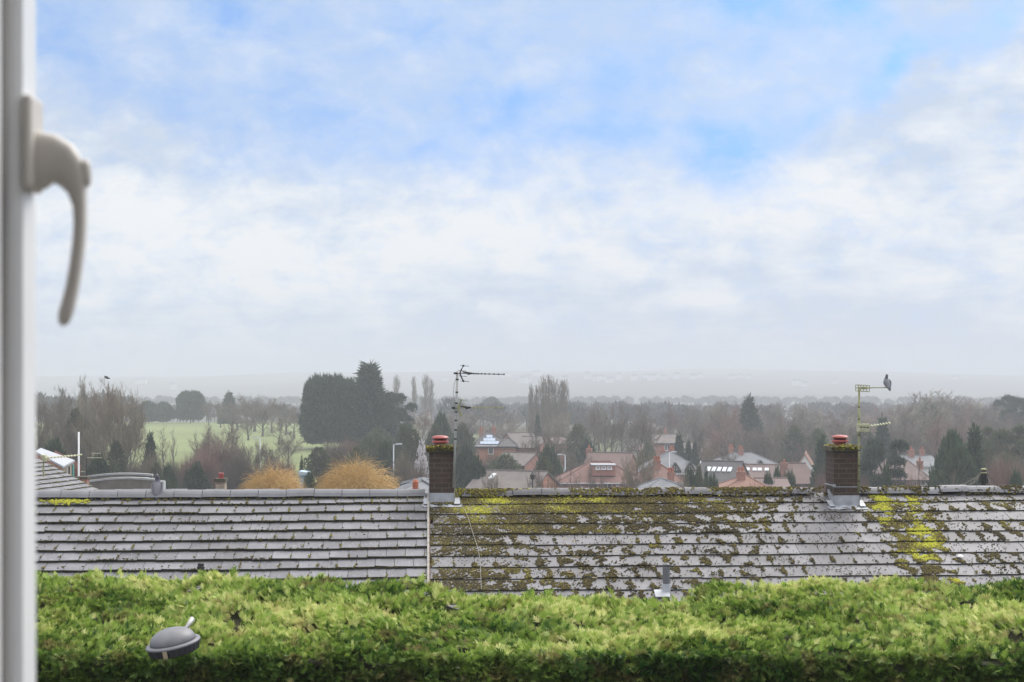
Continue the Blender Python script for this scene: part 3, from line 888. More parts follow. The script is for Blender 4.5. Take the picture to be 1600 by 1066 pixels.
u3 = rng.uniform(uL0, -0.05, 260); k3 = rng.integers(0, 13, 260); f3 = rng.random(260); v3 = (k3 + f3) * GL; w3 = TL * f3
gx1, gy1 = slL.uv_of(106, 782)
u4 = gx1 + rng.normal(0, .16, 140); v4 = GL * 0.62 + rng.normal(0, .07, 140); w4 = TL * np.clip(v4 / GL, 0, 1)
u5 = rng.uniform(uL0, -0.05, 420); v5 = rng.normal(0.12, .02, 420); w5 = np.full(420, 0.025)
uu = np.concatenate([u[onj], u2, u3, u4, u5]); vv = np.concatenate([v[onj], v2, v3, v4, v5]); ww = np.concatenate([w[onj], w2, w3, w4, w5])
sz = np.concatenate([rng.uniform(.008, .02, onj.sum()), rng.uniform(.006, .014, len(u2)), rng.uniform(.006, .014, 260), rng.uniform(.012, .03, 140), rng.uniform(.008, .02, 420)])
tn = np.concatenate([rng.uniform(.2, .7, onj.sum()), rng.uniform(.05, .45, len(u2)), rng.uniform(0, .3, 260), rng.uniform(.7, 1, 140), rng.uniform(.15, .65, 420)])
tag(obj('moss', moss_mesh(slL, uu, vv, ww, sz, tn), roofL), kind='stuff')
# pale strip that closes the joint between the two roofs
st_ = MB()
for kk in range(0, 27):
    st_.box(slL.p(0.016, kk * 0.155 + 0.08, 0.035), (0.032, 0.153, 0.045), rot=np.stack([slL.u, -slL.v, slL.w], 1))
build('verge_strip', st_, M['cement'], roofL)
# small black roof vent low on the slope
pu, pv_ = slL.uv_of(314, 897)
vp = slL.p(pu, pv_, 0.03)
vt = MB().lathe(vp, [(0.045, -0.05), (0.045, 0.05), (0.055, 0.055), (0.055, 0.075), (0.045, 0.08), (0.045, 0.12), (0.02, 0.135)], 12)
build('vent', vt, M['black'], bunL)

# ---- right bungalow
slR = Slope(at(669, 775, 23.98), YAW, R(0.13))
GR, WR, TR = 0.342, 0.305, 0.026
uR1 = 10.6
bunR = thing('bungalow', 'bungalow under the long moss covered roof with two brick chimneys', 'bungalow', (0, 0, 0))
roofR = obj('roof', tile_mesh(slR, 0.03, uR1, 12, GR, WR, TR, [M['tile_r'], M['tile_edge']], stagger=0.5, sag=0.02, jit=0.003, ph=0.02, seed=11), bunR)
body(slR, 0.04, uR1, 12 * GR, bunR, M['brick'], M['r_grey'])
rdg = ridge(slR, 0.42, 6.1, 0.45, 0.95, M['tile_r'], roofR, 8, 0.006)
ridge(slR, 6.75, uR1, 0.45, 0.95, M['ridge_l'], roofR, 9, 0.006)


def moss_right():
    n = 190000
    u = rng.uniform(0.03, uR1, n); v = rng.uniform(-0.06, 11.9 * GR, n)
    k = np.clip(np.floor(v / GR), 0, 11); f = v / GR - k
    st = -WR * ((k % 2) * 0.5 + 0.07 * np.sin(k * 2.1)) + 0.02
    jd = np.abs(((u - 0.03 - st) / WR) % 1.0); jd = np.minimum(jd, 1 - jd) * WR
    px = CX + slR.p(u, v)[:, 0] / slR.p(u, v)[:, 1] * F_PX
    row = k
    # how mossy each part of the roof is
    base = 0.07 + 0.06 * np.clip((980 - px) / 300, 0, 1)
    g = lambda c, s: np.exp(-((px - c) / s) ** 2)
    base = base + 0.75 * g(730, 70) * (row < 9) * (0.55 + 0.45 * np.sin(row * 1.7 + 1)) + 0.4 * g(800, 120) * (row < 4) + 0.55 * np.exp(-((px - 800) / 260) ** 2) * (row < 2) + 0.28 * np.clip((1300 - px) / 300, 0, 1) * (row < 4) * np.clip((px - 670) / 60, 0, 1)
    base = base + 0.24 * g(900, 130) * (row > 4) + 0.18 * g(1130, 150)
    c_ = 1375 + 11 * row
    wob = 16 * blobby(u, v, 8, 61) + 10 * blobby(u, v, 25, 62)
    streak = np.exp(-((px - c_ + wob) / (44 - 1.5 * row)) ** 2) * np.clip(0.75 + 0.5 * blobby(u, v, 12, 63), 0.1, 1) + 0.35 * np.exp(-((px - 1445 - 3 * row) / 30) ** 2) * (row < 6)
    base = base + 0.8 * streak * (row < 9) + 0.35 * g(1560, 60) * (row >= 0) * (0.5 + 0.5 * np.sin(row * 2.2))
    base = base * np.where(px > 1260, np.where(px < 1310, 0.6, 1), 1)
    nz = blobby(u, v, 9.0, 21) * 0.5 + blobby(u, v, 22.0, 22) * 0.5
    joint = np.exp(-(jd / 0.035) ** 2) * (0.55 + 0.45 * nz)
    edge = np.clip((f - 0.8) / 0.2, 0, 1) * 0.35 + np.clip((0.15 - f) / 0.15, 0, 1) * 0.25
    pr = base * np.clip(0.75 + 1.0 * nz, 0.02, 2) + 0.75 * joint * np.clip(base * 2.6 + 0.18, 0, 1) + edge * np.clip(base * 1.2, 0, 0.9) + 0.012
    pr = np.clip((base * 1.15 + 0.42 * nz * (0.35 + base) + joint * np.clip(base * 1.6 + 0.3, 0, 0.8) + edge * base * 0.8 + 0.1 * blobby(u, v, 55.0, 23) - 0.42) * 3.0, 0, 1)
    keep = rng.random(n) < np.maximum(pr * 0.8, 0.016 + 0.05 * (blobby(u, v, 6, 77) > 0.3) + 0.04 * (f > 0.9))
    bright = np.clip(streak * 1.2 * (row < 9) + 0.3 * g(745, 60) * (row < 3) + 0.42 * np.exp(-((px - 800) / 170) ** 2) * (row < 2) + 0.3 * np.exp(-((px - 1000) / 260) ** 2) * (row < 1), 0, 1)
    t = 0.23 + 0.72 * bright * np.clip(0.6 + 0.6 * blobby(u, v, 5, 31), 0.15, 1.2) + rng.normal(0, .16, n) + 0.12 * blobby(u, v, 4, 9)
    # dark scattered cushions away from the beds
    lone = pr < 0.25
    t = np.where(lone, rng.uniform(0, .3, n), t)
    sz = np.where(lone, rng.uniform(.005, .012, n), rng.uniform(.008, .02, n))
    w = TR * f + 0.002
    return moss_mesh(slR, u[keep], v[keep], w[keep], sz[keep], np.clip(t[keep], 0, 1), 0.5)


tag(obj('moss', moss_right(), roofR), kind='stuff')


def ridge_moss():
    n = 5200
    u = rng.uniform(0.4, uR1, n)
    px = CX + slR.p(u, 0 * u)[:, 0] / slR.p(u, 0 * u)[:, 1] * F_PX
    a = rng.uniform(-0.03, 0.13, n)
    am = np.interp(px, [700, 740, 1000, 1240, 1290, 1345, 1400, 1450, 1500, 1600], [1, 1, .95, .85, .15, .7, .85, .35, .3, .6])
    keep = rng.random(n) < am * np.clip(0.6 + 0.7 * blobby(u, a, 9, 40), 0.05, 1)
    u, a, px = u[keep], a[keep], px[keep]; n = len(u)
    br_ = np.interp(px, [700, 900, 1250, 1345, 1400, 1440, 1600], [.75, .55, .4, .5, .6, .3, .35])
    # follow the ridge tile's outline
    wv_ = np.interp(a, [-0.03, 0.0, 0.04, 0.09, 0.13], [0.1, 0.105, 0.095, 0.06, 0.005]) + 0.3 * np.abs(a) * 0.36
    return moss_mesh(slR, u, a, wv_, rng.uniform(.01, .026, n), np.clip(br_ * 0.75 + rng.normal(0, .16, n), 0, 1), 0.6)


tag(obj('moss', ridge_moss(), roofR), kind='stuff')
# bits of straw and bark lodged on the tiles
lt = MB()
for i in range(70):
    px, py = random.uniform(700, 1180), random.uniform(800, 912)
    if i < 36: px, py = random.gauss(900, 60), random.uniform(840, 905)
    u_, v_ = slR.uv_of(px, py); f_ = v_ / GR - math.floor(v_ / GR)
    a = random.uniform(-.6, .6); L_ = random.uniform(.025, .075)
    c = slR.p(u_, v_, TR * f_ + 0.022)
    d1 = slR.u * math.cos(a) + slR.v * math.sin(a)
    lt.box(c, (L_, random.uniform(.006, .012), 0.006), rot=np.stack([d1, np.cross(slR.w, d1), slR.w], 1))
tag(build('litter', lt, M['litter'], roofR), kind='stuff')
# soil pipe through the lower slope, with a lead slate
pu, pv_ = slR.uv_of(1041, 928)
pc = slR.p(pu, pv_, 0.0)
vp = MB().lathe(pc, [(0.058, -0.2), (0.058, 0.14)], 14, 1)
vp.lathe(pc, [(0.05, 0.13), (0.05, 0.36)], 14, 0)
for q in range(7):
    a = q * 2 * math.pi / 7
    vp.box(pc + [0.046 * math.cos(a), 0.046 * math.sin(a), 0.385], (0.012, 0.012, 0.05), m=0)
vp.lathe(pc, [(0.052, 0.405), (0.03, 0.425)], 14, 0)
build('vent_pipe', vp, [M['greyplastic'], M['palepost']], bunR)
build('pipe_flashing', MB().box(slR.p(pu - 0.07, pv_ + 0.06, 0.04), (0.2, 0.2, 0.012), rot=np.stack([slR.u, -slR.v, slR.w], 1)), M['lead'], roofR)
# pale feather-like scrap
fu, fv = slR.uv_of(1500, 873)
fe = MB().lathe((0, 0, 0), [(0.004, -0.006), (0.05, 0.0), (0.035, 0.02), (0.004, 0.03)], 8)
sc = build('bread_scrap', fe, M['render']); sc.location = tuple(slR.p(fu, fv, 0.035)); sc.scale = (1, 1, 1)
tag(sc, 'small white scrap lying on the mossy roof tiles at right', 'scrap')


# ---- chimneys
def chimney(px0, px1, ytop, ybase, Y, depth, parent, left_shift=0, seed=1):
    """A brick stack astride the ridge: its front face spans px0-px1."""
    r = np.random.default_rng(seed)
    s_ = Y / F_PX
    w = (px1 - px0) * s_
    zt_ = -(ytop - HY) * s_; zb_ = -(ybase + 14 - HY) * s_ - 0.25
    base = np.array([((px0 + px1) / 2 - CX) * s_, Y + depth / 2, zb_])
    e = thing('chimney', None, None, base, YAW); e.parent = parent
    hgt = zt_ - zb_
    build('stack', MB().box((0, 0, hgt / 2), (w, depth, hgt)), M['stackbrick'], e)
    # weathered slab cap with a ragged edge
    cw, cd, ch_ = w + 0.07, depth + 0.07, 0.085
    n = 10
    cm = MB().box((-0.012, 0, hgt + ch_ / 2), (cw, cd, ch_))
    o = build('cap', cm, M['capslab'], e, bevel=0.015)
    return e, w, hgt, base, s_


def chimney_moss(e, w, depth, hgt, dens, tmean, seed):
    r = np.random.default_rng(seed)

    class Flat:
        def p(self, u, v, w_): return np.stack([u, v, w_], -1)
    n = int(700 * dens)
    u = r.uniform(-w / 2 - 0.04, w / 2 + 0.03, n); v = r.uniform(-depth / 2 - 0.04, depth / 2 + 0.04, n)
    z = np.full(n, hgt + 0.08) + 0.03 * np.clip(1 - (np.abs(u) / (w / 2)), 0, 1)
    # some over the front edge
    m_ = int(260 * dens)
    u2 = r.uniform(-w / 2 - 0.04, w / 2 + 0.03, m_); v2 = np.full(m_, -depth / 2 - 0.037); z2 = hgt + 0.085 - np.abs(r.normal(0, .03, m_))
    o = obj('moss', moss_mesh(Flat(), np.concatenate([u, u2]), np.concatenate([v, v2]), np.concatenate([z, z2]), r.uniform(.01, .026, n + m_) * 0.85, np.clip(r.normal(tmean, .2, n + m_), 0, 1), 0.75), e)
    tag(o, kind='stuff')


def cowl(e, x, hgt, sc=1.0):
    """Two-tier terracotta cap over the flue, with a dark louvre between the tiers."""
    k = sc * 24 / F_PX
    c = (x, 0, hgt + 0.095)
    mb_ = MB().lathe(c, [(9.5 * k, 0), (9.5 * k, 4 * k), (13 * k, 4.6 * k), (13.2 * k, 6.0 * k), (12.4 * k, 8.0 * k), (9 * k, 8.6 * k)], 28)
    mb_.lathe(c, [(11 * k, 11 * k), (13.4 * k, 11.4 * k), (13.2 * k, 12.8 * k), (11 * k, 14.8 * k), (6 * k, 15.8 * k), (1.5 * k, 16.2 * k)], 28)
    for q in range(16):
        a = 2 * math.pi * q / 16
        mb_.box((c[0] + 8.6 * k * math.cos(a), c[1] + 8.6 * k * math.sin(a), c[2] + 9.7 * k), (1.6 * k, 0.9 * k, 3.6 * k), rz=a)
    build('cowl', mb_, M['cowl'], e, smooth=False)
    build('flue', MB().lathe(c, [(6.5 * k, 0), (6.5 * k, 11 * k)], 16), M['black'], e)


def flashing(e, sl, w, depth, base, zfront):
    """Lead dressed round the foot of the stack: upstand, side steps, and an apron on the tiles."""
    mb_ = MB()
    fz = zfront - base[2]
    mb_.box((0.0, -depth / 2 - 0.006, fz + 0.06), (w + 0.02, 0.008, 0.17))
    r = np.random.default_rng(4)
    # apron, slightly puckered
    n = 15
    V_, F_ = [], []
    for i in range(n):
        x = (-0.6 + 1.2 * i / (n - 1)) * (w + 0.12)
        for j, dv in enumerate((0.0, 0.08, 0.155)):
            q = np.array([x, -depth / 2 - 0.01 - dv * math.cos(TH), fz - 0.02 - dv * math.sin(TH) + 0.008 + 0.006 * r.normal() + (0.012 if j == 2 else 0)])
            V_.append(q + (np.array([0, 0.012 * r.normal(), 0]) if j == 2 else 0))
    for i in range(n - 1):
        for j in range(2):
            F_.append((i * 3 + j, i * 3 + j + 1, (i + 1) * 3 + j + 1, (i + 1) * 3 + j))
    nv_ = len(V_)
    V_ += [v_ - np.array([0, 0, 0.02]) for v_ in V_]
    F_ += [tuple(nv_ + q for q in f[::-1]) for f in F_]
    mb_.add(V_, F_)
    # stepped side pieces
    for sx_ in (-1, 1):
        for q in range(4):
            y_ = -depth / 2 + 0.03 + q * 0.09
            mb_.box((sx_ * (w / 2 + 0.005), y_, fz + 0.03 + q * 0.036), (0.008, 0.1, 0.2 - 0.012 * q))
        mb_.box((sx_ * (w / 2 + 0.045), -depth / 2 + 0.02, fz + 0.022), (0.09, 0.22, 0.006), rot=np.array(Matrix.Rotation(TH, 3, 'X')))
    build('flashing', mb_, M['lead'], e)


def zfront(b_, dep):
    q_ = np.linalg.solve(np.stack([slR.u[:2], slR.v[:2]], 1), np.array([b_[0] + math.sin(YAW) * dep / 2, b_[1] - dep / 2]) - slR.O[:2])
    return float(slR.p(q_[0], q_[1], TR)[2])


DL = 0.44
eL, wL, hL, bL, sL = chimney(669.5, 708.5, 707, 770, 23.72, DL, bunR, seed=2)
cowl(eL, -0.02, hL, 1.0)
chimney_moss(eL, wL, DL, hL, 0.8, 0.36, 3)
flashing(eL, slR, wL, DL, bL, zfront(bL, DL))
eR, wR, hR, bR, sR = chimney(1301.5, 1341, 706, 770, 23.9, 0.5, bunR, seed=3)
cowl(eR, -0.035, hR, 1.0)
chimney_moss(eR, wR, 0.5, hR, 0.28, 0.5, 4)
flashing(eR, slR, wR, 0.5, bR, zfront(bR, 0.5))
st2 = MB().box((0, -0.256, 0.48), (wR + 0.02, 0.01, 0.01)); st2.box((-wR / 2 - 0.008, 0.0, 0.5), (0.012, 0.5, 0.018)); st2.lathe((-wR / 2 + 0.0, -0.262, 0.5), [(0.025, -0.02), (0.025, 0.02)], 10)
build('lashing_band', st2, M['lead'], eR)


# ---- television aerials
def P3(px, py, Y): return at(px, py, Y)


aer = thing('tv_aerial', 'pale mast on the left chimney carrying two dark fishbone aerials with cross shaped reflectors', 'tv aerial', P3(709.5, 765, 23.7))
o0 = np.array(aer.location)
YA = 23.68
L3 = lambda px, py, dy=0.0: P3(px, py, YA) + [0, dy, 0] - o0
build('mast', MB().tube([L3(708.5, 762), L3(711.3, 690), L3(712.8, 640), L3(715, 580)], 0.019, 10), M['alu'], aer, smooth=True)
for py in (593, 613, 630, 644, 657, 672, 686):
    px = np.interp(py, [580, 640, 690], [715, 712.8, 711.3])
    build('tape', MB().lathe(L3(px, py), [(0.0225, -0.011), (0.0225, 0.011)], 10), M['black'], aer)


def yagi(parent, px, py, slope, mossy):
    a = thing('yagi', None, None, (0, 0, 0)); a.parent = parent
    L_ = lambda dx, dy_, d=0.0: P3(px + dx, py + dy_ + slope * dx, YA - 0.02) + [0, d, 0] - o0
    boom = MB().tube([L_(-4, 0), L_(72, 0)], 0.0065, 6)
    build('boom', boom, M['alumoss'] if mossy else M['black'], a)
    el = MB()
    for q, dx in enumerate([24, 27.5, 31, 36, 41.5, 48, 55.5, 62.5, 71]):
        for sx_ in (-1, 1):
            el.tube([L_(dx, -sx_ * 0.9, -0.075), L_(dx, sx_ * 0.9, 0.075)], 0.006, 5)
        el.box(L_(dx, 0), (0.022, 0.02, 0.02))
    build('directors', el, M['black'] if not mossy else M['alumoss'], a)
    rf = MB()
    for s1 in (-1, 1):
        rf.tube([L_(2, 0), L_(4.5, s1 * 6), L_(7.5, s1 * 12)], [0.013, 0.012, 0.011], 6)
        rf.lathe(L_(7.5, s1 * 12), [(0.015, -0.014), (0.015, 0.014)], 8)
        for t_ in (0.35, 1.0):
            cx_, cy_ = 2 + 5.5 * t_, s1 * 12 * t_
            rf.tube([L_(cx_ - 5, cy_ - 0.3, 0.13), L_(cx_ + 9, cy_ + 0.6, -0.13)], 0.004, 5)
    build('reflector', rf, M['alumoss'] if mossy else M['black'], a)
    dp = MB()
    dp.tube([L_(6, -2.5), L_(14, -1.2), L_(22, -0.8)], [0.010, 0.014, 0.008], 6)
    dp.tube([L_(14, 0.8), L_(23, -0.3)], [0.018, 0.007], 6)
    build('clamp', MB().box(L_(-5, 0), (0.05, 0.03, 0.03)), M['black'], a)
    build('dipole', dp, M['black'], a)


yagi(aer, 716.5, 583.5, 0.022, False)
yagi(aer, 713.5, 637.5, -0.005, True)
cb = [L3(713.5, 589), L3(709.5, 600), L3(708.5, 615), L3(709.5, 628), L3(711, 645), L3(710, 690), L3(710.5, 720), L3(711.5, 765)]
for (px, py) in ((722, 793), (731, 812), (739, 838), (747, 862), (750, 880), (752, 925)):
    u_, v_ = slR.uv_of(px, py); cb.append(slR.p(u_, v_, TR + 0.02) - o0)
build('cable', MB().tube(cb, 0.004, 5), M['cement'], aer)

aer2 = thing('tv_aerial', 'algae stained mast on the right chimney with two short box reflector aerials', 'tv aerial', P3(1341.5, 765, 23.75))
o1 = np.array(aer2.location)
Q3 = lambda px, py, dy=0.0: P3(px, py, 23.72) + [0, dy, 0] - o1
build('mast', MB().tube([Q3(1341.6, 768), Q3(1342.2, 690), Q3(1342.3, 604)], 0.0165, 10), M['alumoss'], aer2, smooth=True)
for py in (636, 655, 680, 704, 728, 752):
    build('tape', MB().lathe(Q3(1342.2, py), [(0.02, -0.008), (0.02, 0.008)], 8), M['black'], aer2)
top_ = thing('box_aerial', None, None, (0, 0, 0)); top_.parent = aer2
gr = MB()
for dy in (-0.09, 0.09):
    for (a, b_) in (((1339, 601.5), (1356.5, 602.5)), ((1339, 611), (1356.5, 612)), ((1339, 601.5), (1339, 611)), ((1356.5, 602.5), (1356.5, 612)), ((1347, 602), (1347, 611.5)), ((1339, 606), (1356.5, 607))):
        gr.tube([Q3(*a, dy), Q3(*b_, dy)], 0.006, 5)
for pt in ((1339, 601.5), (1356.5, 602.5), (1339, 611), (1356.5, 612), (1347, 602)):
    gr.tube([Q3(*pt, -0.09), Q3(*pt, 0.09)], 0.005, 5)
build('reflector_frame', gr, M['alumoss'], top_)
bm_ = MB().tube([Q3(1340, 606.5), Q3(1392, 605.5)], 0.009, 6)
for q in range(7):
    bm_.tube([Q3(1358 + q * 5, 606.3, -0.1), Q3(1358 + q * 5, 605.7, 0.1)], 0.004, 5)
bm_.box(Q3(1350, 606.5), (0.07, 0.05, 0.04))
build('boom', bm_, M['alumoss'], top_)
low_ = thing('log_aerial', None, None, (0, 0, 0)); low_.parent = aer2
rb = MB().box(Q3(1348, 665), (0.17, 0.16, 0.035)); rb.box(Q3(1348.5, 671.5), (0.16, 0.16, 0.06))
for q in range(4): rb.box(Q3(1341 + q * 5, 668), (0.012, 0.18, 0.12))
build('reflector_box', rb, M['cream'], low_)
b2 = MB().tube([Q3(1345, 668), Q3(1391, 661)], 0.009, 6)
for q in range(8):
    x_ = 1358 + q * 4.6; y_ = 668 - (x_ - 1345) * 0.152
    b2.tube([Q3(x_ - 1.8, y_ + 0.9, -0.12), Q3(x_ + 1.8, y_ - 0.9, 0.12)], 0.009, 5)
build('boom', b2, M['cream'], low_)


# ---- pigeons
def pigeon(name_label, loc, yaw, pitch, sc=1.0, cat='pigeon'):
    """One body lofted from tail to beak, seen mostly from behind; folded wings lie along it."""
    m = M['pigeon']
    root = thing('pigeon', name_label, cat, loc, yaw)
    # spine stations: along, height, half width, half depth, tint
    st = [(-0.20, -0.035, .012, .005, .25), (-0.15, -0.022, .025, .008, .3), (-0.105, -0.01, .03, .018, .55), (-0.06, 0.0, .047, .04, .6), (-0.01, 0.004, .056, .054, .55), (0.04, 0.012, .052, .054, .5),
          (0.075, 0.03, .038, .042, .45), (0.095, 0.06, .025, .028, .3), (0.105, 0.085, .021, .023, .22), (0.118, 0.105, .021, .022, .2), (0.135, 0.108, .015, .016, .2), (0.148, 0.104, .006, .006, .45), (0.165, 0.098, .002, .002, .7)]
    cp_, sp_ = math.cos(pitch), math.sin(pitch)
    V_, F_, T_ = [], [], []
    n = 14
    rotp = lambda x, z: (x * cp_ - z * sp_, x * sp_ + z * cp_)
    for i, (x, z, hw, hd, t_) in enumerate(st):
        a = st[min(i + 1, len(st) - 1)]; b_ = st[max(i - 1, 0)]
        dx, dz = a[0] - b_[0], a[1] - b_[1]; L_ = math.hypot(dx, dz); nx_2, nz_2 = -dz / L_, dx / L_
        for k in range(n):
            q = 2 * math.pi * k / n
            xx, zz_2 = x + nx_2 * hd * math.sin(q), z + nz_2 * hd * math.sin(q)
            X_, Z_ = rotp(xx, zz_2)
            V_.append((hw * math.cos(q), X_, Z_)); T_.append(t_ + 0.1 * (math.sin(q) < -0.2))
    for i in range(len(st) - 1):
        for k in range(n): F_.append((i * n + k, i * n + (k + 1) % n, (i + 1) * n + (k + 1) % n, (i + 1) * n + k))
    F_ += [tuple(range(n)), tuple((len(st) - 1) * n + k for k in range(n))]
    V_ = np.array(V_) * sc
    zl = V_[:, 2].min()
    feet_z = -0.075 * sc
    mb_ = MB().add(V_ - [0, 0, feet_z], F_, 0, np.array(T_))
    for s1 in (-1, 1):
        mb_.tube(np.array([(s1 * 0.02, 0.0, 0.03), (s1 * 0.02, 0.005, 0.003)]) * sc, 0.004 * sc, 6, 0)
        for q in (-0.5, 0, 0.5, 3.14):
            mb_.tube(np.array([(s1 * 0.02, 0.005, 0.003), (s1 * 0.02 + 0.022 * math.sin(q), 0.005 + 0.022 * math.cos(q), 0.003)]) * sc, 0.0028 * sc, 5, 0)
    build('body', mb_, m, root, smooth=True)
    for s1 in (-1, 1):
        w_ = [(0.055, 0.022, .030, .1), (0.03, 0.018, .042, .15), (-0.02, 0.012, .046, .35), (-0.07, 0.0, .034, .5), (-0.12, -0.014, .018, .2), (-0.165, -0.026, .006, .05)]
        V2, F2, T2 = [], [], []
        for (x, z, hh, t_) in w_:
            for k in range(8):
                q = 2 * math.pi * k / 8
                X_, Z_ = rotp(x, z + hh * math.sin(q) * 0.95)
                V2.append(((s1 * (0.012 + (hh * 0.95) + 0.008 * math.cos(q) * s1 * 1.0)) - s1 * 0.0, X_, Z_)); T2.append(0.55 if t_ > .3 else t_ + 0.35)
        for i in range(len(w_) - 1):
            for k in range(8): F2.append((i * 8 + k, i * 8 + (k + 1) % 8, (i + 1) * 8 + (k + 1) % 8, (i + 1) * 8 + k))
        F2 += [tuple(range(8)), tuple((len(w_) - 1) * 8 + k for k in range(8))]
        build('wing', MB().add(np.array(V2) * sc - [0, 0, feet_z], F2, 0, np.array(T2)), m, root, smooth=True)
    return root


M['pigeon'] = leaf_mat('pigeon_plumage', (0.05, 0.05, 0.06), (0.17, 0.17, 0.19), (0.36, 0.35, 0.36), 0.0, 0.0, 0.7, 0.35)
ru, rv = slL.uv_of(246, 777)
pl_ = slL.p(ru, 0.0, 0.08)
p1 = pigeon('grey pigeon perched on the ridge of the clean left roof', (pl_[0], pl_[1], pl_[2]), R(12), R(52), 1.08)
p1.scale = (1.35, 1, 1)
pr_ = P3(1386, 605, 23.72) + [0, 0, 0.01]
p2 = pigeon('dark grey pigeon perched on the end of the right hand aerial', pr_, R(18), R(46), 0.74)
p2.scale = (1.3, 1, 1)
# ================================================================== houses in the valley
def window(parent, c, w, h, axis='f', frame=None, mull=1, sub=True):
    """A framed window proud of its wall; its glass is a sub-part."""
    mb_ = MB(); t = 0.09; d = 0.10
    rz = {'f': 0.0, 'l': R(-90), 'r': R(90)}[axis]
    cr, sr = math.cos(rz), math.sin(rz)
    T_ = lambda x, y, z: (c[0] + x * cr - y * sr, c[1] + x * sr + y * cr, c[2] + z)
    for z in (-h / 2 + t / 2, h / 2 - t / 2): mb_.box(T_(0, 0, z), (w, d, t), rz=rz)
    for x in (-w / 2 + t / 2, w / 2 - t / 2): mb_.box(T_(x, 0, 0), (t, d, h - 2 * t), rz=rz)
    for k in range(mull):
        mb_.box(T_(-w / 2 + w * (k + 1) / (mull + 1), 0, 0), (t * 0.8, d * 0.9, h - 2 * t), rz=rz)
    mb_.box(T_(0, -0.04, -h / 2 - 0.03), (w + 0.12, 0.16, 0.06), rz=rz)
    o = build('window', mb_, frame or M['white'], parent)
    build('pane', MB().box(T_(0, 0.0, 0), (w - 2 * t, 0.05, h - 2 * t), rz=rz), M['glass'], o)
    return o


def stack(parent, c, w, d, h, pots, wallmat):
    mb_ = MB().box((c[0], c[1], c[2] + h / 2), (w, d, h)); mb_.box((c[0], c[1], c[2] + h - 0.12), (w + 0.1, d + 0.1, 0.12)); mb_.box((c[0], c[1], c[2] + h + 0.03), (w + 0.04, d + 0.04, 0.06))
    o = build('chimney', mb_, wallmat, parent)
    for k in range(pots):
        x = c[0] + (k - (pots - 1) / 2) * w / max(pots, 1) * 0.9
        build('chimney_pot', MB().lathe((x, c[1], c[2] + h + 0.06), [(0.13, 0), (0.11, 0.3), (0.14, 0.34), (0.13, 0.4)], 10), M['potclay'], o)
    return o


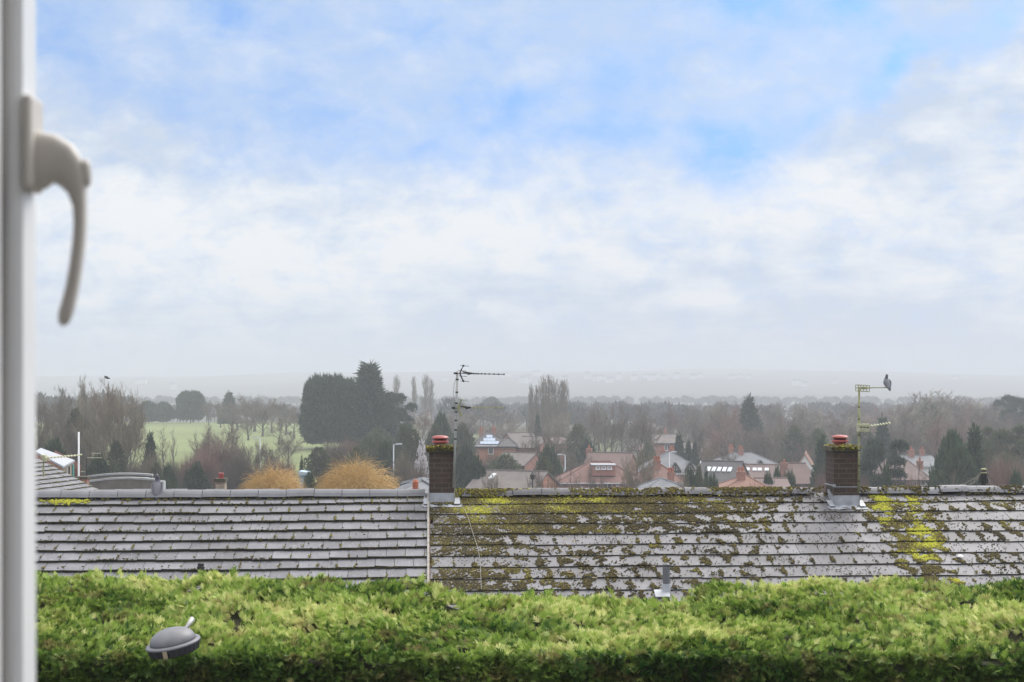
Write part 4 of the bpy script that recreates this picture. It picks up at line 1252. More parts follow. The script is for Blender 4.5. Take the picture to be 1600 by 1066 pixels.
def house(label, px, eave, Y, w, d, rise, yaw=0.0, roof='gable', hip=(1, 1), ridge_axis='x', wall='brick', rm='r_red', over=0.3, wins=(), stacks=(), cat='house', name='house', group=None, minwall=2.3, gablewall=None):
    """Ground floor plan w x d; local x runs along the ridge, -y faces the camera. px is the middle of its front, eave the photo row of its front eaves."""
    e = at(px, eave, Y)
    gz = float(ground(e[0], Y + d / 2))
    wh = max(e[2] - gz, minwall)
    root = thing(name, label, cat, (e[0], Y + d / 2, e[2] - wh), yaw, group)
    hw, hd = w / 2, d / 2
    wm, rmm = M[wall], M[rm]
    if roof == 'gable':
        V_ = [(-hw, -hd, -1.5), (hw, -hd, -1.5), (hw, hd, -1.5), (-hw, hd, -1.5), (-hw, -hd, wh), (hw, -hd, wh), (hw, hd, wh), (-hw, hd, wh), (-hw, 0, wh + rise - 0.05), (hw, 0, wh + rise - 0.05)]
        F_ = [(0, 1, 5, 4), (2, 3, 7, 6), (1, 2, 6, 9, 5), (3, 0, 4, 8, 7), (4, 5, 9, 8), (6, 7, 8, 9)]
    else:
        V_ = [(-hw, -hd, -1.5), (hw, -hd, -1.5), (hw, hd, -1.5), (-hw, hd, -1.5), (-hw, -hd, wh), (hw, -hd, wh), (hw, hd, wh), (-hw, hd, wh)]
        F_ = [(0, 1, 5, 4), (2, 3, 7, 6), (1, 2, 6, 5), (3, 0, 4, 7), (4, 5, 6, 7)]
    build('wall', MB().add(V_, F_), wm, root)
    ex, ey = hw + (over if roof != 'gable' else 0.12), hd + over
    dz = over * rise / hd
    rl, rr_ = (-ex, ex)
    if roof == 'hip':
        rl = -ex + hip[0] * ey if hip[0] else -ex
        rr_ = ex - hip[1] * ey if hip[1] else ex
        if rl > rr_: rl = rr_ = (rl + rr_) / 2
    z0 = wh - dz + 0.04; z1 = wh + rise + 0.04
    V_ = [(-ex, -ey, z0), (ex, -ey, z0), (ex, ey, z0), (-ex, ey, z0), (rl, 0, z1), (rr_, 0, z1)]
    V2 = [(x, y, z - 0.14) for x, y, z in V_[:4]] + [(x, y, z - 0.16) for x, y, z in V_[4:]]
    F_ = [(0, 1, 5, 4), (2, 3, 4, 5), (1, 2, 5), (3, 0, 4)] if roof == 'hip' else [(0, 1, 5, 4), (2, 3, 4, 5)]
    n = 6
    F2 = [tuple(n + i for i in f[::-1]) for f in F_]
    F3 = [(0, n, n + 1, 1), (2, n + 2, n + 3, 3)]
    F3 += [(1, n + 1, n + 2, 2), (3, n + 3, n, 0)] if roof == 'hip' else [(1, n + 1, n + 5, 5), (2, 5, n + 5, n + 2), (0, 4, n + 4, n), (3, n + 3, n + 4, 4)]
    rf = build('roof', MB().add(V_ + V2, F_ + F2 + F3), rmm, root)
    gt = MB().box((0, -ey - 0.03, z0 - 0.1), (2 * ex, 0.12, 0.11))
    gt.box((ex * 0.93, -hd - 0.08, (z0 - 0.1) / 2), (0.09, 0.09, z0 - 0.2))
    build('gutter', gt, M['white'] if rm in ('r_red', 'r_grey') else M['timber'], root)
    # ridge cap
    if rr_ - rl > 0.4:
        build('ridge', MB().tube([(rl, 0, z1 + 0.0), (rr_, 0, z1 + 0.0)], 0.11, 6), rmm, rf)
    if roof == 'hip':
        hp = MB()
        for a, b_ in ((0, 4), (3, 4), (1, 5), (2, 5)): hp.tube([V_[a], V_[b_]], 0.09, 5)
        build('hip', hp, rmm, rf)
    for (ax, x, z, ww, hh, mu) in wins:
        c = {'f': (x, -hd - 0.02, wh + z), 'l': (-hw - 0.02, x, wh + z), 'r': (hw + 0.02, x, wh + z)}[ax]
        window(root, c, ww, hh, ax, None, mu)
    for (x, y, zb, ww, dd, hh, pots) in stacks:
        stack(root, (x, y, wh + zb), ww, dd, hh, pots, M['brick'])
    return root, wh, hd, hw


def skylight(root, wh, hd, rise, x, t, w, h, over=0.0):
    """A roof window lying in the front slope, t of the way up from the eaves."""
    a = math.atan2(rise, hd)
    y, z = -hd + hd * t, wh + rise * t
    rot_ = np.array(Matrix.Rotation(a, 3, 'X'))
    nrm = np.array([0, -math.sin(a), math.cos(a)])
    o = build('skylight', MB().box(np.array((x, y, z)) + nrm * 0.1, (w, h, 0.1), rot=rot_), M['white'], root)
    build('pane', MB().box(np.array((x, y, z)) + nrm * 0.155, (w - 0.14, h - 0.14, 0.02), rot=rot_), M['skyglass'], o)


def gablet(root, x, y, z, w, h, depth, rm):
    """A small black and white timbered gable with its own little roof."""
    mb_ = MB().prism([(-w / 2, 0), (w / 2, 0), (0, h)], 0, depth, 1)
    o = build('gable', mb_, M['render'], root); o.location = (x, y, z)
    tb = MB()
    for s1 in (-1, 1):
        tb.tube([(s1 * w / 2 * 1.15, -0.1, -0.1 * h), (0, -0.1, h * 1.12)], 0.13, 4)
        tb.tube([(s1 * w * 0.12, -0.06, 0.05), (s1 * w * 0.3, -0.06, h * 0.3)], 0.05, 4)
        tb.tube([(0, -0.06, h * 0.2), (s1 * w * 0.2, -0.06, h * 0.5)], 0.05, 4)
    tb.tube([(0, -0.06, 0), (0, -0.06, h * 0.9)], 0.06, 4); tb.tube([(-w / 2, -0.06, 0), (w / 2, -0.06, 0)], 0.07, 4)
    build('timber', tb, M['timber'], o)
    rb = MB()
    for s1 in (-1, 1):
        V_ = [(s1 * w / 2 * 1.2, -0.15, -0.2 * h), (0, -0.15, h * 1.1), (0, depth, h * 1.1), (s1 * w / 2 * 1.2, depth, -0.2 * h)]
        rb.add(V_ + [(a, b_, c - 0.0 + 0.1) for a, b_, c in V_], [(0, 1, 2, 3), (4, 7, 6, 5), (0, 4, 5, 1), (1, 5, 6, 2), (2, 6, 7, 3), (3, 7, 4, 0)])
    build('gable_roof', rb, M[rm], o)


k = lambda Y: Y / F_PX    # metres per photo pixel at Y
# red bungalow with the flat-roofed dormer
Y = 168; s = k(Y)
r1, wh, hd, hw = house('red brick house with a hipped red roof and a flat topped dormer of three windows', 937, 752, Y, 126 * s, 7.6, 26 * s + 0.1, R(0), 'hip', (0.95, 0.8), rm='r_red',
                       wins=[('f', -10 * s, -0.75, 1.1, 1.05, 1), ('f', 12 * s, -0.85, 1.1, 1.25, 1), ('f', 28 * s, -0.35, 0.35, 0.35, 0), ('f', 44 * s, -0.25, 0.55, 0.35, 0), ('f', -28 * s, -1.0, 0.25, 0.9, 0)])
dm = MB().box((7 * s, -hd * 0.42, wh + 16 * s), (36 * s, hd * 0.8, 16 * s))
d_ = build('dormer', dm, M['brick'], r1)
build('dormer_roof', MB().box((7 * s, -hd * 0.42, wh + 24.6 * s), (39 * s, hd * 0.86, 1.6 * s)), M['sheet'], d_)
for q in (-9, 0, 9): window(d_, (7 * s + q * 1.02 * s, -hd * 0.82 - 0.02, wh + 20.2 * s), 0.5, 0.30, 'f', None, 0)
# gabled house behind
Y = 196; s = k(Y)
r_, wh, hd, hw = house('tall brown roofed brick house with a cream bay window behind the dormer house', 957, 731, Y, 70 * s, 7.5, 21 * s, R(-14), 'gable', rm='r_brown', wall='brick',
                       wins=[('f', 24 * s, -0.9, 1.3, 1.2, 1)], stacks=[(-hw if False else -36 * s, 0.5, 16 * s, 0.7, 0.6, 0.9, 1)])
build('bay', MB().box((23 * s, -hd - 0.1, -0.0 + wh - 1.0), (2.3, 0.3, 1.9)), M['creamrender'], r_)
window(r_, (23 * s, -hd - 0.27, wh - 0.9), 1.1, 1.2, 'f', None, 0)
window(r_, (8 * s, -hd - 0.02, wh - 0.6), 0.6, 0.8, 'f', None, 0)
# grey hipped house with two gablets
Y = 212; s = k(Y)
r_, wh, hd, hw = house('grey slate hipped house with two small timbered gables and a brick stack', 1050, 738, Y, 100 * s, 9.0, 29 * s, R(0), 'hip', (0.95, 0.9), rm='r_grey', wall='brick',
                       wins=[('f', 44 * s, -0.2, 0.9, 1.6, 1), ('f', 6 * s, -0.9, 1.2, 1.3, 1), ('f', 26 * s, -0.9, 1.2, 1.3, 1)], stacks=[(5 * s, 0.5, 22 * s, 0.75, 0.6, 1.0, 2), (-8 * s, 1.5, 24 * s, 0.6, 0.6, 0.7, 1)])
gablet(r_, 5 * s, -hd - 0.25, wh + 0.2, 15 * s, 11 * s, 3.0, 'r_grey')
gablet(r_, 28 * s, -hd - 0.25, wh + 0.3, 14 * s, 11 * s, 3.0, 'r_grey')
# hipped red-brown roof in front of it
Y = 158; s = k(Y)
house('low house with a pyramid of brownish red tiles and a brick stack on its hip', 1030, 752, Y, 74 * s, 6.5, 22 * s, R(0), 'hip', (0.75, 0.6), rm='r_red', wall='brick',
      stacks=[(0.0, -0.6, 15 * s, 0.75, 0.55, 1.0, 3)], wins=[('f', -20 * s, -0.8, 0.9, 0.9, 0)])
# nearer hip, grey left slope
Y = 136; s = k(Y)
house('roof with a grey front and an orange chimney peeping over the mossy ridge', 1046, 767, Y, 74 * s, 6.0, 16 * s, R(0), 'hip', (0.7, 1.0), rm='r_grey', wall='brick', stacks=[(7 * s, -0.3, 8 * s, 0.6, 0.5, 1.0, 2)])
# big grey hipped pair
Y = 222; s = k(Y)
r_, wh, hd, hw = house('wide grey slate hipped house with two brick stacks and two timbered gables', 1168, 732, Y, 124 * s, 9.0, 22 * s, R(0), 'hip', (1.0, 1.0), rm='r_grey', wall='render',
                       stacks=[(-17 * s, 1.4, 16 * s, 0.75, 0.6, 1.3, 2), (-4 * s, -0.5, 12 * s, 0.7, 0.6, 1.5, 2)], wins=[('f', 0.0, -0.8, 1.0, 1.2, 1)])
gablet(r_, -4 * s, -hd - 0.3, wh - 0.1, 10 * s, 8 * s, 3.0, 'r_grey')
gablet(r_, 20 * s, -hd - 0.3, wh + 0.3, 10 * s, 8 * s, 3.0, 'r_grey')
# dark roof with five roof lights, red gable to the left
Y = 172; s = k(Y)
r_, wh, hd, hw = house('dark tiled house with a row of five roof windows and a red gable end', 1136, 757, Y, 66 * s, 7.8, 33 * s, R(-24), 'gable', rm='r_dark', wall='brick', wins=[('l', -0.6, 0.6, 0.5, 0.9, 0)])
for q in range(5): skylight(r_, wh, hd, 33 * s, -16 * s + q * 8.6 * s, 0.62, 0.42, 0.85)
vb = MB()
for y0, y1 in ((-hd - 0.3, 0), (hd + 0.3, 0)): vb.tube([(-hw - 0.14, y0, wh - 0.28), (-hw - 0.14, y1, wh + 33 * s)], 0.09, 4)
build('bargeboard', vb, M['white'], r_)
# pinkish roof with four roof lights
Y = 178; s = k(Y)
r_, wh, hd, hw = house('pinkish tiled house with four small roof windows beside a green bush', 1194, 757, Y, 64 * s, 7.6, 28 * s, R(-12), 'gable', rm='r_pink', wall='brick', stacks=[(40 * s, 0.0, 20 * s, 0.85, 0.6, 0.8, 1)])
for q in (-17, -6, 2, 13): skylight(r_, wh, hd, 28 * s, q * s, 0.72, 0.45, 0.62)
# front hips of pinkish orange tile
Y = 140; s = k(Y)
house('low pinkish orange hipped roof with a stout brick chimney just above the mossy ridge', 1166, 768, Y, 84 * s, 6.4, 20 * s, R(0), 'hip', (0.9, 0.6), rm='r_orange', wall='brick', stacks=[(-2 * s, -0.6, 10 * s, 0.75, 0.6, 1.05, 2)])
Y = 144; s = k(Y)
house('plain pinkish roof adjoining the low orange hip on its right', 1212, 768, Y, 50 * s, 6.0, 17 * s, R(0), 'gable', rm='r_pink', wall='brick')
# brown gable on the right with small paned windows
Y = 182; s = k(Y)
house('brown roofed house with a white paned window below its eaves left of the right chimney', 1247, 754, Y, 42 * s, 7.0, 27 * s, R(16), 'gable', rm='r_brown', wall='brick', wins=[('f', 13 * s, -0.55, 1.0, 0.8, 2)], stacks=[])
# white rendered gable
Y = 208; s = k(Y)
house('white rendered house, gable end on, with a bright orange roof', 1262, 735, Y, 9.0, 33 * s, 26 * s, R(78), 'gable', rm='r_orange', wall='render', wins=[])
# houses right of the right chimney
Y = 188; s = k(Y)
r_, wh, hd, hw = house('pinkish roofed house with white windows half hidden by a dark pine', 1416, 748, Y, 74 * s, 7.0, 26 * s, R(0), 'hip', (0.4, 0.55), rm='r_pink', wall='brick',
                       wins=[('f', 8 * s, -0.75, 0.4, 0.9, 0), ('f', 14 * s, -0.75, 0.4, 0.9, 0), ('f', 26 * s, -0.5, 0.6, 0.7, 0), ('f', 34 * s, -0.85, 0.4, 0.7, 0)], stacks=[(34 * s, 0.3, 11 * s, 0.7, 0.6, 1.1, 1)])
Y = 214; s = k(Y)
house('grey slate house with a pale gable and tall brick stack beyond the pinkish roof', 1440, 727, Y, 50 * s, 6.5, 13 * s, R(8), 'gable', rm='r_grey', wall='render', stacks=[(-9 * s, -0.4, 9 * s, 0.75, 0.6, 1.2, 1), (12 * s, 0.2, 9 * s, 0.6, 0.6, 1.2, 1)])
# long house with the orange gable
Y = 146; s = k(Y)
r_, wh, hd, hw = house('long low house with a grey brown roof, one roof window and an orange gable', 803, 763, Y, 112 * s, 7.4, 23 * s, R(-20), 'gable', rm='r_greybrown', wall='orangebrick', wins=[('f', 20 * s, -0.35, 1.0, 0.5, 1), ('f', 42 * s, -0.35, 0.9, 0.5, 1), ('f', -6 * s, -0.35, 1.0, 0.4, 1)])
skylight(r_, wh, hd, 23 * s, -28 * s, 0.62, 0.42, 1.25)
# house with solar panels
Y = 236; s = k(Y)
r_, wh, hd, hw = house('brick house with a stepped array of pale solar panels on a grey gable roof', 770, 697, Y, 62 * s, 8.0, 20 * s, R(0), 'hip', (0.5, 0.9), rm='r_dark', wall='orangebrick', wins=[('f', -3 * s, -0.75, 0.85, 1.0, 0)], stacks=[(-19 * s, 1.0, 13 * s, 0.7, 0.6, 1.1, 1), (1 * s, 1.0, 14 * s, 0.75, 0.6, 1.2, 1)])
a = math.atan2(20 * s, hd); rot_ = np.array(Matrix.Rotation(a, 3, 'X')); nrm_ = np.array([0, -math.sin(a), math.cos(a)])
for row_, (x0_, n_) in enumerate(((-20, 5), (-15, 3.2), (-10.5, 1.6))):
    t_ = 0.17 + 0.23 * row_
    sp_ = MB()
    for q in range(int(math.ceil(n_))):
        wq = min(1, n_ - q)
        sp_.box(np.array(((x0_ + 5.9 * (q + wq / 2)) * s, -hd + hd * t_, wh + 20 * s * t_)) + nrm_ * 0.16, (5.7 * s * wq, 0.9, 0.05), rot=rot_)
    build('solar_panel', sp_, M['solar'], r_)
build('parapet', MB().box((2 * s, -hd - 0.06, wh + 0.02), (64 * s, 0.2, 0.22)), M['white'], r_)
Y = 228; s = k(Y)
house('brick block with a white corner post adjoining the solar panel house', 793, 697, Y, 26 * s, 5.5, 1.0, R(0), 'hip', (0.4, 0.4), rm='r_dark', wall='orangebrick')
Y = 240; s = k(Y)
house('grey roofed house with a pale porch right of the solar panels', 812, 694, Y, 42 * s, 8.0, 16 * s, R(20), 'gable', rm='r_greybrown', wall='brick', wins=[('f', -6 * s, -0.8, 1.0, 1.0, 1), ('f', 8 * s, -0.6, 0.6, 1.4, 0)])
Y = 232; s = k(Y)
house('brown hipped roof among bare branches between two grey houses', 836, 699, Y, 40 * s, 8.0, 15 * s, R(-20), 'gable', rm='r_greybrown', wall='brick')
Y = 196; s = k(Y)
house('low grey roof behind the long orange gabled house', 812, 726, Y, 56 * s, 7.0, 16 * s, R(-25), 'gable', rm='r_greybrown', wall='brick')
# fainter houses further up
for (px, ev, Y, w_, rs, rm_, lb, st_) in ((872, 693, 300, 44, 10, 'r_pink', 'pale hipped roof half lost among bare trees left of the red houses', 0), (1043, 692, 290, 44, 12, 'r_greybrown', 'grey brown roof in front of misty trees above the twin gabled house', 1),
                                          (1100, 707, 270, 60, 13, 'r_greybrown', 'grey roof in mist between the two slate hipped houses', 0), (1300, 702, 275, 70, 12, 'r_brown', 'brown roof in mist behind the right chimney', 0), (1006, 703, 268, 30, 9, 'r_pink', 'small white gabled house behind bare branches above the pyramid roof', 0),
                                          (1216, 716, 262, 60, 12, 'r_dark', 'dark roof beneath the wood behind the wide slate house', 0)):
    s = k(Y)
    house(lb, px, ev, Y, w_ * s, 8.0, rs * s, R(random.uniform(-15, 15)), 'hip' if random.random() < .5 else 'gable', (0.7, 0.7), rm=rm_, wall='render' if 'white' in lb else 'brick', wins=[('f', 0, -0.9, 1.0, 1.1, 1)], stacks=[(0, .5, rs * s * 0.7, 0.7, 0.6, 1.2, 1)] if st_ else ())

# ---- the bungalow behind the left ridge, its chimney and pot
slB = Slope(at(150, 772, 36.0), R(1.0))
bb = thing('bungalow', 'bungalow just behind the left roof showing only its ridge line and small chimney', 'bungalow', (0, 0, 0))
body(slB, 0.0, 4.4, 3.4, bb, M['brick'], M['r_grey'])
ridge(slB, 0.0, 4.4, 0.43, 1.0, M['ridge_l'], bb.children[0], 15)
c0 = at(343, 764, 36.3); s = k(36.3)
cb_ = MB().box(c0 + [0, 0.2, -0.15], (14 * s, 0.3, 0.62)); 
co_ = build('chimney', cb_, M['buff'], bb)
build('cap', MB().box(c0 + [0, 0.2, 0.2], (17.5 * s, 0.36, 0.08)), M['capslab'], co_)
build('chimney_pot', MB().lathe(c0 + [0, 0.2, 0.24], [(0.065, 0), (0.06, 0.055), (0.068, 0.06), (0.068, 0.075), (0.055, 0.08), (0.055, 0.1), (0.07, 0.105), (0.06, 0.125)], 14), M['cowl'], co_)
# the roof and orange pot left of the left chimney
Y = 44; s = k(Y)
r_, wh, hd, hw = house('grey roof with an orange ribbed pot glimpsed just left of the left chimney', 655, 769, Y, 46 * s, 3.0, 12 * s, R(0), 'hip', (0.5, 0.5), rm='r_grey', wall='brick')
pm = MB()
pz = wh + 0.02 - (769 - 757) * 0 * s
prof_ = [(4.6 * s, 0)]
for q in range(5): prof_ += [(4.6 * s, q * 3.0 * s + 0.5 * s), (5.2 * s, q * 3.0 * s + 1.2 * s), (4.4 * s, q * 3.0 * s + 2.4 * s)]
prof_ += [(3.0 * s, 16.5 * s), (2.0 * s, 18 * s)]
pm.lathe((-5 * s, -hd - 0.25, wh + 3 * s), prof_, 14)
build('chimney_pot', pm, M['potclay'], r_)
build('stack', MB().box((-5 * s, -hd - 0.25, wh - 1.2), (11 * s, 0.3, 2.4 + 6 * s)), M['brick'], r_)

# ---- tiled roof falling away at the far left
yaw = R(90 - 12.5)
slF = Slope(at(62, 718, 62.0), yaw, 0.0, R(25))
fb = thing('bungalow', 'bungalow with a steep mossy tiled slope turned sideways at far left behind the near ridge', 'bungalow', (0, 0, 0))
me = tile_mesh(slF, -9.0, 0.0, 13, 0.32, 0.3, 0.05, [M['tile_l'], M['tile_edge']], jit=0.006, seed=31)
rfF = obj('roof', me, fb)
n = 2600
k2 = rng.integers(0, 13, n); u2 = rng.uniform(-9, -0.02, n); v2 = (k2 + 1) * 0.32 - np.abs(rng.normal(0, .02, n)) + 0.012
n3 = 700; k3 = rng.integers(0, 13, n3); f3 = rng.random(n3)
tag(obj('moss', moss_mesh(slF, np.concatenate([u2, np.full(n3, -0.03)]), np.concatenate([v2, (k3 + f3) * 0.32]), np.concatenate([np.full(n, 0.045), 0.05 * f3]), rng.uniform(.012, .03, n + n3), np.clip(rng.normal(.42, .15, n + n3), 0, 1)), rfF), kind='stuff')
body(slF, -9.0, -0.02, 4.16, fb, M['brick'], M['r_grey'])
# its aerials: a pale stick yagi and a thin dark mast with two pale fishbones
YF = 34.0
fa = thing('tv_aerial', 'pale zigzag aerial boom reaching right from the far left roof', 'tv aerial', at(66, 716, YF))
of = np.array(fa.location)
bm2 = MB().tube([at(66, 716, YF) - of, at(128, 711, YF) - of], 0.012, 6)
for q in range(11):
    px = 74 + q * 5; py = 715.5 - q * 0.42
    bm2.tube([at(px - 1.6, py + 1.2, YF) - of + [0, -.08, 0], at(px + 1.6, py - 1.2, YF) - of + [0, .08, 0]], 0.012, 5)
build('boom', bm2, M['cream'], fa)
build('mast', MB().tube([at(68, 712, YF) - of, at(68, 745, YF) - of], 0.018, 8), M['alumoss'], fa)
rb = MB()
for q in range(4): rb.box(at(68 + q * 1.5, 712 + q * 2.4, YF) - of, (0.09, 0.2, 0.03))
build('reflector', rb, M['cream'], fa)
YG = 70.0
fa2 = thing('tv_aerial', 'thin dark mast with two pale stubby aerials beside the white pole', 'tv aerial', at(135.5, 768, YG)); og = np.array(fa2.location)
build('mast', MB().tube([at(135.5, 770, YG) - og, at(135.5, 715, YG) - og], 0.022, 8), M['black'], fa2)
for (yy_, a_, b_) in ((715.5, 135, 160), (708.5, 143, 157), (737, 126, 132)):
    build('boom', MB().tube([at(a_, yy_, YG) - og, at(b_, yy_, YG) - og], 0.017, 6), M['cream'], fa2)
# chimney below that mast
sb = thing('chimney', 'mossy brick chimney top at the foot of the white pole', 'chimney', at(128, 768, 67)); os_ = np.array(sb.location)
build('stack', MB().box(at(128, 758, 67) - os_ + [0, 0.2, -0.2], (15 * k(67), 0.4, 1.1)), M['brick'], sb)
build('cap', MB().box(at(128, 746.5, 67) - os_ + [0, 0.2, 0], (19 * k(67), 0.5, 0.09)), M['capslab'], sb)
YP = 74.0
wp = thing('pole', 'slim white pole standing behind the far left roof', 'pole', [*at(123, 700, YP)[:2], float(ground(at(123, 700, YP)[0], YP))])
zt2 = at(123, 675, YP)[2] - wp.location[2]
build('shaft', MB().tube([(0, 0, -0.2), (0, 0, zt2)], [0.05, 0.04], 10), M['white'], wp, smooth=True)
build('foot_collar', MB().lathe((0, 0, 0), [(0.09, 0), (0.09, 0.25), (0.05, 0.3)], 10), M['palepost'], wp)
# pale-roofed brick building at far left
Y = 92.0; s = k(Y)
pb = thing('building', 'brick building with a pale sloping sheet roof at the far left edge', 'building', [*at(85, 745, Y)[:2], float(ground(at(85, 745, Y)[0], Y))])
ob = np.array(pb.location)
A_, B_, C_ = at(55, 705, Y + 2) - ob, at(97, 728.5, Y) - ob, at(114.5, 719, Y + 4) - ob
D_ = at(64, 700, Y + 5) - ob
low = lambda p: np.array([p[0], p[1], -1.0])
E_ = low(A_ + [-2, 5, 0])
build('wall', MB().add([low(A_), low(B_), B_ - [0, 0, .1], A_ - [0, 0, .1]], [(0, 1, 2, 3)]).add([low(A_) + [0, 4, 0], low(B_) + [0, 4, 0], B_ + [0, 4, -.1], A_ + [0, 4, -.1]], [(1, 0, 3, 2)]), M['brick'], pb)
build('side_wall', MB().add([low(B_), low(C_), C_ - [0, 0, .1], B_ - [0, 0, .1]], [(0, 1, 2, 3)]).add([low(C_), low(D_), D_ - [0, 0, .1], C_ - [0, 0, .1]], [(0, 1, 2, 3)]), M['buff'], pb)
ov = (B_ - (A_ + D_) / 2) * [1, 1, 0]; ov = ov / np.linalg.norm(ov) * 0.25
rv_ = [A_, B_ + ov, C_ + ov, D_]
build('roof', MB().add(rv_ + [q - np.array([0, 0, 0.12]) for q in rv_], [(0, 1, 2, 3), (7, 6, 5, 4), (0, 4, 5, 1), (1, 5, 6, 2), (2, 6, 7, 3), (3, 7, 4, 0)]), M['sheet'], pb)
m_t = mat('turquoise_paint', (0.1, 0.4, 0.36), None, 4, 0.6)
t_ = (low(C_) * 0.14 + low(B_) * 0.0 + low(C_) * 0.86)
dp_ = (C_ - B_) / np.linalg.norm(C_ - B_)
nn_ = np.array([dp_[1], -dp_[0], 0])
for f_, w_, mm, nm in ((0.35, 0.09, M['white'], 'downpipe'), (0.55, 0.07, M['timber'], 'downpipe'), (0.9, 0.3, m_t, 'door')):
    p_ = B_ + (C_ - B_) * f_ + nn_ * 0.06
    build(nm, MB().box((p_[0], p_[1], p_[2] / 2 - 0.7), (w_, 0.08, p_[2] + 0.9), rz=math.atan2(dp_[1], dp_[0])), mm, pb)

# ---- road bridge: two curved parapets with a car between
def parapet(label, Y, pxs, tops, base, thick=0.35, mm='concretewall'):
    e = thing('parapet_wall', label, 'wall', [*at(np.mean(pxs), 760, Y)[:2], float(ground(at(np.mean(pxs), 760, Y)[0], Y))])
    oe = np.array(e.location)
    px = np.linspace(pxs[0], pxs[-1], 24); ty = np.interp(px, pxs, tops)
    n = len(px); V_, C2 = [], []
    for p_, t_ in zip(px, ty):
        q = at(p_, t_, Y) - oe
        V_ += [(q[0], 0, -1.5), (q[0], 0, q[2]), (q[0], thick, q[2]), (q[0], thick, -1.5)]
        C2 += [(q[0], -0.06, q[2]), (q[0], -0.06, q[2] + 0.14), (q[0], thick + 0.06, q[2] + 0.14), (q[0], thick + 0.06, q[2])]
    F_ = []
    for i in range(n - 1):
        for j in range(4): F_.append((i * 4 + j, i * 4 + (j + 1) % 4, (i + 1) * 4 + (j + 1) % 4, (i + 1) * 4 + j))
    F_ += [(0, 1, 2, 3), ((n - 1) * 4 + 3, (n - 1) * 4 + 2, (n - 1) * 4 + 1, (n - 1) * 4)]
    build('wall', MB().add(V_, F_), M[mm], e)
    build('coping', MB().add(C2, F_), M['coping'], e)


parapet('near stained parapet of the humped road bridge behind the left roof', 112, [138, 150, 165, 185, 205, 225, 241], [754, 752.5, 750.5, 749, 748.8, 750, 751], 770)
parapet('far dark parapet of the humped road bridge with pale coping', 121, [136, 150, 165, 185, 205, 225, 238], [746.5, 744.5, 743, 742, 742, 743, 744], 770)
zr = at(190, 751, 116.5)
rd = MB().box(zr + [-0.3, 0, -1.5], (7.0, 8.0, 0.5))
tag(build('road', rd, mat('asphalt', (0.055, 0.055, 0.055), None, 3, 0.9)), kind='structure')
cc = at(209, 748, 116.5); s = k(116.5)
car = thing('parked_car', 'silver car crossing the humped bridge between its two parapets', 'car', (cc[0], cc[1], zr[2] - 1.25))
czt = at(209, 744.2, 116.5)[2] - (zr[2] - 1.25)
mcar = mat('silver_car_paint', (0.5, 0.51, 0.53), (0.47, 0.48, 0.5), 2, 0.25, metal=0.3, spec=0.6)
kz = czt / 1.45
mb_ = MB().prism([(-2.05, 0.3), (-2.1, 0.75), (-1.9, 0.92), (-1.25, 0.98), (1.3, 0.98), (1.95, 0.88), (2.1, 0.65), (2.1, 0.3)], -0.85, 0.85, 1)
build('body', mb_, mcar, car, bevel=0.06)
build('roof', MB().prism([(-1.0, 1.36), (-0.5, 1.45), (0.9, 1.45), (1.35, 1.36)], -0.68, 0.68, 1), mcar, car, bevel=0.05)
build('windows', MB().prism([(-1.55, 0.98), (-0.95, 1.38), (1.3, 1.38), (1.7, 0.98)], -0.72, 0.72, 1), M['glass'], car)
for wx in (-1.3, 1.35):
    for wy in (-0.8, 0.8):
        w_ = build('wheel', MB().lathe((0, 0, 0), [(0.1, -0.1), (0.3, -0.1), (0.32, -0.06), (0.32, 0.06), (0.3, 0.1), (0.1, 0.1)], 18), M['black'], car)
        w_.location = (wx, wy, 0.32); w_.rotation_euler = (R(90), 0, 0)
for wy in (-0.6, 0.6): build('headlight', MB().box((-2.08, wy, 0.68), (0.06, 0.3, 0.14)), M['skyglass'], car)
sg = thing('railing', 'short white railing post beside the pigeon at the end of the bridge', 'railing', [*at(257, 752, 110)[:2], at(257, 752, 110)[2] - 1.2])
build('post', MB().box((0.0, 0, 0.6), (0.13, 0.13, 1.25)), M['white'], sg)
build('rail', MB().box((-0.3, 0, 1.2), (0.6, 0.1, 0.12)), M['white'], sg)

# ---- street lamps
def street_lamp(label, px, top, Y, arm):
    p = at(px, top, Y); g_ = float(ground(p[0], Y)); s = k(Y)
    e = thing('street_lamp', label, 'street lamp', (p[0], Y, g_))
    h_ = p[2] - g_
    build('column', MB().tube([(0, 0, -0.2), (0, 0, 1.2), (0, 0, 1.25), (0, 0, h_)], [0.11, 0.11, 0.075, 0.055], 10), M['palepost'], e, smooth=True)
    if arm:
        build('arm', MB().tube([(0, 0, h_ - 0.05), (arm * 0.45 * s, 0, h_ + 0.02), (arm * s, 0, h_ + (0.08 if abs(arm) > 7 else 0.02))], [0.05, 0.045, 0.035], 8), M['palepost'], e, smooth=True)
        x = arm * s
        build('lantern', MB().prism([(-0.34, 0.0), (-0.3, 0.08), (0.2, 0.1), (0.34, 0.02), (0.3, -0.05), (-0.3, -0.06)], -0.12, 0.12, 1, c=(x + math.copysign(0.2, arm), 0, h_ + (0.1 if abs(arm) > 7 else 0.04))), M['palepost'], e, bevel=0.02)


LG = 'street lamps in the valley'
for l_ in (('pale street lamp with a left facing arm beside the red hipped house', 883, 711, 186, -6), ('pale street lamp with a right facing arm behind the larger golden willow', 615, 695, 150, 5), ('small pale street lamp at the edge of the golf course', 406.5, 685, 196, -4), ('white street lamp in front of the twin gabled slate house', 1046, 707, 180, 5)):
    street_lamp(*l_); bpy.context.scene.objects[-1]
for o in list(COL.objects):
    if o.get('category') == 'street lamp': o['group'] = LG
